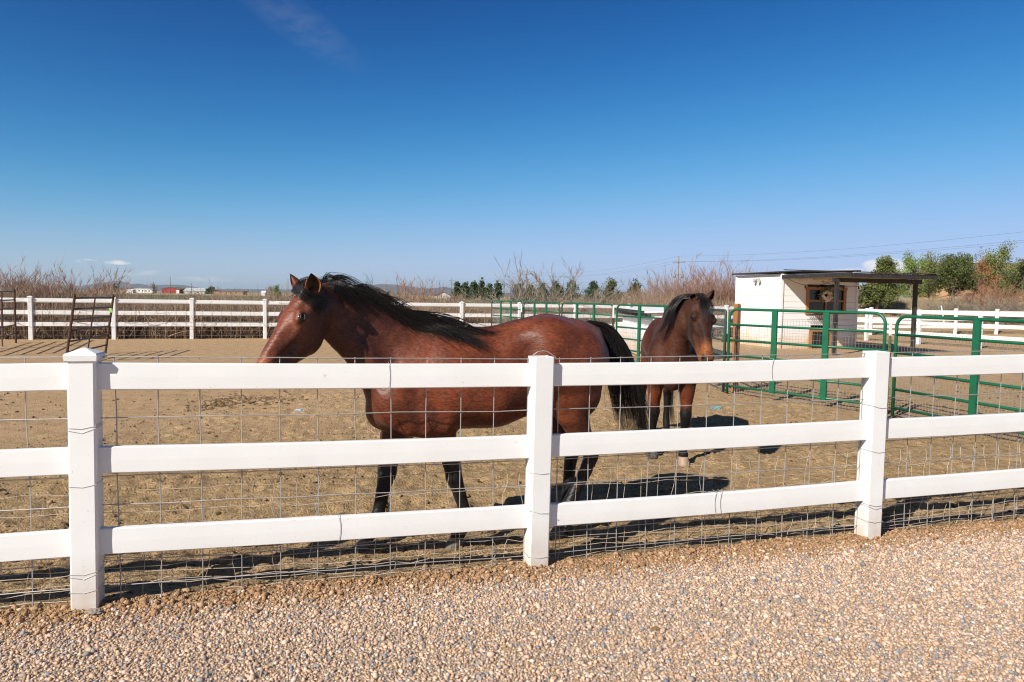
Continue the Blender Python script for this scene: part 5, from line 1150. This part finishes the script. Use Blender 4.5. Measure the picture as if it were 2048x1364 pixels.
root = np.stack([x, y, ground_z(x, y)], 1); Pw = grow(root, rand_dirs(len(x), 3), .55 * RNG.uniform(.5, 1.5, len(x)), 4, .3, .1)
w = obj('dry_grass', strands(Pw, np.full(len(Pw), .016)), M_straw, org=(0, 60, 0)); tag(w, 'tufts of dry grass thinning out beyond the weeds', 'grass', kind='stuff')
n = 9000; y = RNG.uniform(36.8, 47, n); x = RNG.uniform(.47, .80, n) * y
root = np.stack([x, y, ground_z(x, y)], 1); Pw = grow(root, rand_dirs(n, 2.2), .20 * RNG.uniform(.4, 1.5, n), 4, .3, .2)
w = obj('bank_grass', strands(Pw, np.full(n, .010)), greens('bank_straw', [(.36, .28, .16), (.48, .38, .23), (.28, .21, .12)]), org=(24, 42, 0)); tag(w, 'short dry grass covering the bank at right', 'grass', kind='stuff')
# ---- separate shrubs
def shrub(px, Y, hgt, wid, label, m_, stems=26, twigs=6, fine=3, up=2.6, droop=.0, r=.014, grp='bare shrubs beyond the back fence', seed=0):
    c = floor_xy(px, Y); n = int(stems * 1.9); a = RNG.uniform(0, 2 * PI, n); rad = wid * .35 * np.sqrt(RNG.random(n))
    root = c + np.stack([np.cos(a) * rad, np.sin(a) * rad, 0 * a], 1); d = rand_dirs(n, up) + np.stack([np.cos(a), np.sin(a), 0 * a], 1) * .42; d /= np.linalg.norm(d, axis=1)[:, None]
    S = grow(root, d, hgt * RNG.uniform(.45, 1.05, n), 8, .22, droop); T = branch(S, twigs, .55, hgt * .32, 5, .25, .35, .25, droop * .8); U_ = branch(T, fine, .6, hgt * .14, 4, .2, .3, .2)
    t = thing('bare_shrub', label, 'shrub', c, grp); r *= 1.35
    obj('stems', strands(S, np.full(n, r)), m_, t); obj('twigs', merge([strands(T, np.full(len(T), r * .56)), strands(U_, np.full(len(U_), r * .42))]), m_, t); return t
shrub(20, 25.5, 2.45, 2.4, 'tallest bare reddish shrub at the left edge of the picture', M_red, 42, 7, 4)
shrub(100, 26.5, 1.95, 1.3, 'small bare shrub just right of the one at the left edge', M_red, 20, 6, 3)
shrub(178, 26.5, 2.2, 2.3, 'broad bare reddish shrub above the leaning brown panel', M_red, 44, 7, 4)
shrub(458, 29, 1.75, 1.7, 'low bare shrub left of the big horse\'s face, before the far houses', M_red, 24, 6, 3)
shrub(425, 30, 1.6, 1.2, 'thin bare shrub beside the grey-roofed far house', M_straw, 16, 6, 3)
shrub(790, 33, 1.8, 1.6, 'thin straw shrub over the middle of the big horse\'s mane', M_straw, 22, 6, 3)
shrub(833, 33, 2.35, 2.0, 'bushy straw-coloured shrub behind the big horse\'s withers', M_tam, 34, 7, 4)
shrub(1022, 31.5, 3.0, 2.6, 'arching bare grey shrub above the farthest green panels', M_grey, 24, 9, 5, 1.7, .45, .017)
shrub(1090, 32.5, 2.0, 2.6, 'low bare grey thicket between the two arching shrubs', M_grey, 34, 7, 4, 1.2, .3)
shrub(1145, 31.5, 2.9, 3.0, 'arching bare grey shrub above the big horse\'s croup', M_grey, 26, 9, 5, 1.5, .5, .017)
shrub(1180, 33, 1.7, 2.2, 'low dry thicket behind the big horse\'s tail head', M_grey, 30, 7, 4, 1.4, .2)
shrub(1335, 37, 2.9, 3.2, 'pinkish bare thicket left of the facing horse\'s ears', M_tam, 52, 8, 5, 2.2, 0, .012)
shrub(1385, 38, 3.2, 2.6, 'pinkish bare thicket directly behind the facing horse\'s ears', M_tam, 50, 8, 5, 2.4, 0, .012)
shrub(1440, 37, 3.5, 2.8, 'tallest pinkish bare thicket just left of the shed', M_tam, 54, 8, 5, 2.4, 0, .012)
shrub(1270, 35, 1.9, 3.0, 'low pale thicket above the white coop', M_grey, 40, 8, 4, 1.0, .3, .011)
for px, Y, h_, w_, lb, m_ in ((1905, 41.5, 1.0, 2.6, 'grey brushwood at the foot of the dark juniper', M_grey), (1960, 41, 1.15, 2.8, 'tangle of grey brushwood under the rust-brown bush', M_grey), (2015, 41, 1.2, 2.6, 'grey brushwood on the bank by the right edge', M_grey), (1985, 43.5, 1.3, 3.0, 'pale pinkish brushwood behind the grey tangles', M_tam)):
    shrub(px, Y, h_ * 1.25, w_, lb, m_, 60, 8, 4, .9, .25, .011, 'brushwood on the right-hand bank')
st_ = floor_xy(1893, 39.5); tag(obj('leaning_stake', MB().tube([st_, st_ + np.array([-.28, .0, 1.25])], .035, 6), M_vinyl_far), 'pale leaning stake among the brushwood on the bank', 'stake')
# ---- leafy trees
def tree(name, px, Y, hgt, wid, label, m_, kind='round', nl=5200, leaf=.05, trunk=.09, base=0., grp=None, seed=1, cat='tree', tk=None, dead=None):
    g_ = np.random.default_rng(seed); c = floor_xy(px, Y); t = thing(name, label, cat, c, grp); top = c + np.array([g_.normal(0, .05) * hgt, g_.normal(0, .05) * hgt, hgt * .93])
    tr = catmull([c - [0, 0, .1], c + (top - c) * .35 + g_.normal(0, .03 * hgt, 3) * [1, 1, 0], c + (top - c) * .7 + g_.normal(0, .03 * hgt, 3) * [1, 1, 0], top], 9)
    obj('trunk', MB().tube(tr, np.linspace(trunk, trunk * .15, 9), 7), tk or M_bark, t, smooth=True)
    if kind == 'pine':
        nb = 46; u = np.linspace(base + .02, .97, nb); ci = []; limbs = []
        for i, q in enumerate(u):
            p0 = c + (top - c) * q; rr_ = wid / 2 * (1 - ((q - base) / (1 - base)) ** 1.5) * g_.uniform(.55, 1.12) + .06; a = i * 2.4 + g_.normal(0, .4); e_ = p0 + np.array([math.cos(a) * rr_, math.sin(a) * rr_, .10 * rr_ + .25 * rr_ * q]); limbs.append([p0, (p0 + e_) / 2 - [0, 0, .05 * rr_], e_])
            m_n = max(3, int(7 * rr_ / (wid / 2)))
            for k in range(m_n): ci.append((p0 + (e_ - p0) * (.35 + .7 * k / m_n) + g_.normal(0, .09 * wid * .5, 3), .10 * wid + .03 * hgt))
    else:
        nb = 26 if kind == 'round' else 34; ci = []; limbs = []
        for i in range(nb):
            q = base + (1 - base) * g_.random() ** .8; p0 = c + (top - c) * max(.12, q * .75); a = g_.uniform(0, 2 * PI)
            x_ = (q - base) / (1 - base); prof = (1 - x_ ** 1.6) ** .8 if kind == 'cone' else math.sin(PI * min(.98, max(.22 if kind == 'round' else .06, x_) ** (.75 if kind == 'round' else .55))) ** .6
            rr_ = wid / 2 * prof * g_.uniform(.45, 1.1); zz = c[2] + hgt * (q + .05 * g_.normal())
            e_ = np.array([c[0] + math.cos(a) * rr_, c[1] + math.sin(a) * rr_, zz + (.1 * hgt if kind == 'feather' else 0)]); limbs.append([p0, (p0 + e_) / 2 + [0, 0, .04 * hgt], e_])
            for k in range(5): ci.append((p0 + (e_ - p0) * (.45 + .62 * k / 5) + g_.normal(0, .05 * wid, 3), (.075 if kind == 'feather' else .10) * wid + .02 * hgt))
    LB = np.array([catmull(l, 6) for l in limbs]); obj('limbs', strands(LB, np.full(len(LB), trunk * .32)), tk or M_bark, t)
    cs = np.array([q[0] for q in ci]); rs = np.array([q[1] for q in ci]); j = g_.integers(0, len(cs), nl); d = g_.normal(size=(nl, 3)); d /= np.linalg.norm(d, axis=1)[:, None]
    C = cs[j] + d * (rs[j] * g_.random(nl) ** .45)[:, None] * [1, 1, (1.3 if kind == 'feather' else .8)]; C = C[C[:, 2] > c[2] + .04 * hgt]
    obj('crown', leaves(C, leaf), m_, t); return t
tree('pine_tree', 1752, 42, 3.35, 2.45, 'round-branched pine with a pale trunk rising behind the porch roof', M_pine, 'pine', 16000, .055, .10, .16, None, 3)
G1 = 'leafy trees on the right-hand bank'
tree('leafy_tree', 1822, 50, 3.2, 2.8, 'feathery spring-green tree right of the pine', M_light, 'feather', 4200, .055, .08, .05, G1, 5)
tree('leafy_tree', 1860, 52, 3.2, 3.0, 'feathery olive tree with bare twigs between the pine and the dark juniper', M_olive, 'feather', 4600, .055, .08, .05, G1, 6)
tree('leafy_tree', 1905, 46, 2.95, 3.9, 'dark bushy juniper, fullest of the trees on the right-hand bank', M_junip, 'round', 17000, .055, .10, -.12, G1, 7)
tree('leafy_tree', 1995, 50, 3.45, 4.1, 'tall airy green tree near the right edge above the rust-brown bush', M_olive, 'feather', 8000, .06, .10, .12, G1, 8)
tree('leafy_tree', 2050, 47, 2.6, 3.4, 'green bush cut by the right edge of the picture', M_junip, 'round', 8000, .06, .09, .02, G1, 9)
tree('leafy_tree', 1968, 47, 2.5, 2.2, 'rust-brown bush in front of the tan house at right', M_rustb, 'feather', 3600, .05, .06, .02, G1, 10, 'bush')
tree('leafy_tree', 1785, 60, 2.6, 3.0, 'olive bush seen under the porch beam right of the pine trunk', M_olive, 'round', 3600, .07, .08, .02, G1, 12, 'bush')
tree('leafy_tree', 1835, 58, 2.2, 2.6, 'low brown bush behind the right porch post', M_rustb, 'feather', 2200, .06, .06, .02, G1, 13, 'bush')
G2 = 'row of dark conifers on the horizon'
for i, (px, hp, wp, Y, m_, lb) in enumerate(((915, 26, 18, 300, 0, 'leftmost conifer of the far row, beside two power poles'), (931, 24, 18, 300, 0, 'second conifer from the left of the far row'), (948, 28, 15, 290, 0, 'slim tall conifer, third from the left of the far row'), (963, 29, 15, 290, 0, 'tallest slim conifer left of the arching shrub'), (979, 24, 17, 300, 0, 'conifer just left of the first arching shrub'), (995, 27, 17, 290, 0, 'conifer touching the first arching shrub'), (1037, 24, 22, 280, 0, 'conifer seen through the first arching shrub'), (1062, 25, 17, 280, 0, 'conifer right of the middle power pole'), (1084, 26, 20, 270, 0, 'conifer left of the second arching shrub'), (1112, 32, 27, 250, 0, 'broad conifer seen through the second arching shrub'), (1143, 32, 24, 250, 0, 'conifer behind the second arching shrub'), (1185, 34, 24, 230, 0, 'dark conifer right of the second arching shrub'), (1222, 36, 36, 200, 1, 'yellow-green bushy conifer above the white coop'), (1269, 38, 27, 190, 2, 'dark round conifer left of the pinkish thicket'))):
    tree('conifer', px, Y, (hp * 1.12 + 6) * Y / F_PX, wp * 1.75 * Y / F_PX, lb, (M_pinefar, M_yell, M_pinefar)[m_], 'cone', 3400, .0011 * Y, .0008 * Y, .03, G2, 40 + i)
tree('leafy_tree', 553, 140, 3.0, 2.6, 'pale green young tree on the horizon left of the big horse\'s face', M_light, 'feather', 1600, .11, .1, .05, 'far trees on the left horizon', 61)
tree('leafy_tree', 540, 145, 2.9, 2.2, 'bare brown tree next to the pale green one on the left horizon', M_grey, 'feather', 900, .08, .1, .05, 'far trees on the left horizon', 62)
tree('leafy_tree', 307, 420, 6.5, 9, 'leafless grey tree standing over the white trailer', M_grey, 'feather', 700, .12, .5, .25, 'far trees on the left horizon', 63)
for px, h_, w_, lb, sd in ((222, 5.2, 22, 'dark hedge of trees behind the low dark barn', 64), (423, 5.4, 9, 'brown tree right of the grey-roofed house', 65), (36, 6, 16, 'dark far tree behind the left-edge shrub', 66)):
    tree('leafy_tree', px, 560, h_, w_, lb, M_pinefar, 'round', 1500, .5, .4, .02, 'far trees on the left horizon', sd)
# ---- power poles and their lines
M_pole = mat('weathered_pole', (.24, .19, .155), .85, var=(.17, .135, .11), vscale=3)
def pole(px, Y, top_py, label, arms=1, two=False):
    c = floor_xy(px, Y); z = at_depth(px, top_py, Y)[2]; t = thing('power_pole', label, 'power pole', c, 'wooden power poles'); p = np.array([c[0], c[1], 0])
    obj('shaft', MB().tube([p - UP, p + UP * z], [max(.14, .00052 * Y), max(.09, .00042 * Y)], 8), M_pole, t, smooth=True); w = max(.1, .00042 * Y)
    hs_ = [z - 1.2] + ([z - 3.6] if two else [])
    for i, h_ in enumerate(hs_[:max(arms, 0)] if arms else []):
        l = 2.4 if i == 0 else 1.7; ar = obj('crossarm', MB().box(p + UP * h_ + [0, -.2, 0], (l, w, w * 1.2)), M_pole, t)
        for g in (-1, -.45, .45, 1): obj('insulator', MB().lathe(p + UP * (h_ + w * .55) + [g * l * .46, -.2, 0], [(.02, 0), (.06, .02), (.07, .12), (.03, .2)], 6), M_grey, ar)
    if two:
        for g in (-1, 1): obj('transformer', MB().lathe(p + UP * (z - 4.2) + [g * .75, -.2, 0], [(.05, 0), (.24, .03), (.24, .6), (.12, .68)], 10), mat('grey_can', (.22, .22, .22), .5), t, smooth=True)
    return p + UP * z
PT = [pole(1355, 135, 512, 'nearest wooden power pole with two crossarms above the facing horse', 2, True), pole(1052, 220, 541, 'power pole with one crossarm between the arching shrubs'), pole(903, 315, 556, 'power pole with a crossarm left of the far conifers'),
      pole(886, 430, 565, 'plain short power pole beside the white far house', 0), pole(341, 400, 553, 'plain pole in front of the red barn', 0), pole(383, 560, 566, 'dark plain pole by the grey-roofed house', 0), pole(60, 420, 555, 'plain pole above the brick house at left', 0), pole(576, 390, 556, 'plain pole left of the big horse\'s ear', 0)]
nx = np.array([60., 56., 10.1]); wl = []
mb = MB()
for dx, dz in ((0, 0), (-1.1, -1.0), (1.1, -1.0)):
    for a_, b_ in ((PT[0], nx), (PT[0], PT[1]), (PT[1], PT[2])):
        p_ = [a_ + (b_ - a_) * u + [dx, 0, dz] - UP * 2.2 * 4 * u * (1 - u) * (.5 if b_ is nx else .8) for u in np.linspace(0, 1, 15)]; mb.tube(p_, .010, 3, cap=False)
tag(obj('power_line', mb, mat('black_cable', (.05, .05, .055), .6)), 'thin black lines running from pole to pole and out at the right', 'power line')
# ---- far buildings
def roof_house(name, label, px, Y, wid, dep, hw_, hr, mw, mr, yaw=0., door=None, cat='house', win=0, flat=False):
    c = floor_xy(px, Y); c[2] = 0; a = np.array([math.cos(yaw), math.sin(yaw), 0]); b_ = np.array([-a[1], a[0], 0]); t = thing(name, label, cat, c)
    q = lambda u, v, z: c + a * u * wid / 2 + b_ * v * dep / 2 + UP * z; mb = MB()
    if hr > 0:
        v = [q(-1, -1, -1), q(1, -1, -1), q(1, 1, -1), q(-1, 1, -1), q(-1, -1, hw_), q(1, -1, hw_), q(1, 1, hw_), q(-1, 1, hw_), q(0, -1, hw_ + hr), q(0, 1, hw_ + hr)] if flat else [q(-1, -1, -1), q(1, -1, -1), q(1, 1, -1), q(-1, 1, -1), q(-1, -1, hw_), q(1, -1, hw_), q(1, 1, hw_), q(-1, 1, hw_), q(-1, 0, hw_ + hr), q(1, 0, hw_ + hr)]
        f = [(0, 1, 5, 8, 4), (2, 3, 7, 9, 6), (1, 2, 6, 5), (3, 0, 4, 7)] if flat else [(0, 1, 5, 4), (2, 3, 7, 6), (1, 2, 6, 9, 5), (3, 0, 4, 8, 7)]
        obj('wall', mb.add(v, f), mw, t); o = .06
        if flat: A_, B_, R_ = (lambda k, d_: q(-1 - o, k * (1 + o), hw_ - o * hr + d_)), (lambda k, d_: q(1 + o, k * (1 + o), hw_ - o * hr + d_)), (lambda k, d_: q(0, k * (1 + o), hw_ + hr + .05 + d_)); rf = [[A_(-1, 0), R_(-1, 0), R_(1, 0), A_(1, 0)], [B_(-1, 0), B_(1, 0), R_(1, 0), R_(-1, 0)]]
        else: A_, B_, R_ = (lambda k, d_: q(k * (1 + o), -1 - o, hw_ - o * hr + d_)), (lambda k, d_: q(k * (1 + o), 1 + o, hw_ - o * hr + d_)), (lambda k, d_: q(k * (1 + o), 0, hw_ + hr + .05 + d_)); rf = [[A_(-1, 0), A_(1, 0), R_(1, 0), R_(-1, 0)], [B_(-1, 0), R_(-1, 0), R_(1, 0), B_(1, 0)]]
        mb = MB()
        for r4 in rf: mb.prism(r4, [p + UP * .12 * (1 + Y / 400) for p in r4])
        obj('roof', mb, mr, t)
    else:
        obj('wall', MB().box(q(0, 0, hw_ / 2), (wid, dep, hw_), a), mw, t); obj('roof', MB().box(q(0, 0, hw_ + .1), (wid * 1.04, dep * 1.06, .2 * (1 + Y / 300)), a), mr, t)
    for k in range(win): obj('window', MB().box(q(-.7 + 1.4 * (k + .5) / max(win, 1), -1.01, hw_ * .55), (wid * .07, .1, hw_ * .3), a), M_glass, t)
    if door: obj('door', MB().box(q(door, -1.015, hw_ * .38), (wid * .16, .12, hw_ * .76), a), M_vinyl_far, t)
    return t
pm = lambda n, c: mat(n, c, .8, var=tuple(x * .8 for x in c), vscale=.6)
M_barnred, M_tealroof, M_galv, M_brick, M_tan, M_darkroof, M_whitef, M_tanroof = pm('barn_red', (.30, .025, .025)), pm('green_roof', (.10, .17, .12)), pm('grey_metal_roof', (.42, .45, .45)), pm('brick_brown', (.22, .10, .06)), pm('tan_stucco', (.45, .27, .14)), pm('dark_shingle', (.06, .06, .065)), pm('white_siding', (.72, .72, .72)), pm('brown_shingle', (.15, .10, .085))
roof_house('red_barn', 'red barn with a low green roof far off at left', 350, 600, 16.5, 12, 3.6, 1.5, M_barnred, M_tealroof, -.10, .75, 'barn', 0, True)
roof_house('far_house', 'pale grey metal-roofed house right of the red barn', 395, 600, 17.5, 12, 2.2, 2.4, M_galv, M_galv, 0, None, 'house', 2)
roof_house('trailer_home', 'long white trailer home left of the red barn', 292, 600, 16, 5, 3.2, 0, M_whitef, M_whitef, 0, None, 'trailer', 4)
roof_house('small_shed', 'tiny white shed left of the white trailer', 262, 520, 5.2, 4, 2.0, .5, M_whitef, M_whitef, 0, .3, 'shed')
roof_house('low_barn', 'long low dark barn far off at left', 228, 560, 24, 8, 2.6, 0, M_tan, M_darkroof, 0, None, 'barn', 5)
roof_house('brick_house', 'brown brick house with pale roof left of the reddish shrubs', 70, 420, 13, 9, 2.2, 1.9, M_brick, M_galv, -.15, -.2, 'house', 3, True)
roof_house('far_house', 'low tan house with a flat roof before the big horse\'s face', 462, 520, 21, 9, 2.2, 0, M_tan, M_tanroof, 0, None, 'house', 4)
roof_house('small_shed', 'little white hut below the pale green young tree', 528, 420, 2.6, 3, 1.6, 1.0, M_whitef, M_whitef, 0, None, 'shed')
roof_house('far_house', 'white house with a dark gable roof behind the big horse\'s back', 885, 420, 8.2, 7, 1.6, 2.0, M_whitef, M_darkroof, .3, None, 'house', 2, True)
roof_house('far_house', 'grey house half hidden by the low pale thicket', 1256, 300, 6.0, 4, 2.8, 1.3, M_galv, M_tanroof, 0, None, 'house', 2)
hs2 = floor_xy(1945, 74); roof_house('tan_house', 'tan house with a brown hipped roof behind the trees at right', 1950, 74, 9.5, 7, 3.9, 1.9, M_tan, M_tanroof, -.25, None, 'house', 2)
# ---- fields and mountains
M_field = mat('green_field', (.05, .095, .025), .9, var=(.09, .12, .045), vscale=.05)
fa, fb = [], []
def sheet(name, poly, z, m_):
    o = obj(name, MB().add([np.array([x, y, z]) for x, y in poly], [tuple(range(len(poly)))]), m_); tag(o, kind='structure')
sheet('green_field', [(-78, 84), (-20, 100), (-4, 120), (-3, 250), (-40, 300), (-170, 300), (-210, 270)], .12, M_field)
M_mtn = mat('mountain_scrub', (.16, .14, .13), 1., spec=0, var=(.10, .09, .085), vscale=.0012, detail=8)
def ridge(name, px0, px1, D, prof, seed):
    n = 90; v = []; f = []; R_ = 9
    for i in range(n):
        u = i / (n - 1); px = px0 + (px1 - px0) * u; hp = np.interp(px, *zip(*prof)) + 2.2 * (fbm(np.array([u * 26.]), np.array([seed * 3.]), 4, seed)[0])
        for j in range(R_):
            w = j / (R_ - 1); Dj = D * (1 - .22 * (1 - w)); X = (px - 1024) / F_PX * D * (1 - .1 * (1 - w)); zz = max(hp, .5) / F_PX * D * w ** 1.4 * (1 + .35 * (1 - w) * fbm(np.array([u * 40.]), np.array([w * 6.]), 3, seed + 5)[0] * 2) - 6 * (1 - w)
            v.append((X, Dj, zz))
        v.append((X, D * 1.1, -6))
    m = R_ + 1
    f = [(i * m + j, (i + 1) * m + j, (i + 1) * m + j + 1, i * m + j + 1) for i in range(n - 1) for j in range(m - 1)]
    o = obj(name, MB().add(v, f), M_mtn, None, smooth=True); tag(o, kind='structure')
ridge('mountains', -120, 640, 15000, [(-120, 6), (40, 7), (170, 9), (205, 16), (240, 20), (262, 14), (280, 15), (300, 9), (320, 13), (352, 14), (378, 12), (400, 7), (520, 7), (640, 8)], 3)
ridge('mountains', 560, 1500, 15000, [(560, 7), (690, 12), (720, 16), (760, 21), (800, 20), (850, 14), (870, 15), (890, 18), (912, 12), (960, 9), (1100, 7), (1500, 5)], 7)
# ---- the air
hz = bpy.data.materials.new('air'); N, L = nodes_of(hz); N.clear(); ou = N.new('ShaderNodeOutputMaterial'); pv = N.new('ShaderNodeVolumePrincipled'); pv.inputs['Density'].default_value = HAZE; pv.inputs['Color'].default_value = (.72, .86, 1, 1); pv.inputs['Anisotropy'].default_value = .2; L.new(pv.outputs[0], ou.inputs['Volume'])
if HAZE > 0: tag(obj('haze', MB().box((0, 5500, 150), (52000, 52000, 330)), hz), kind='stuff')
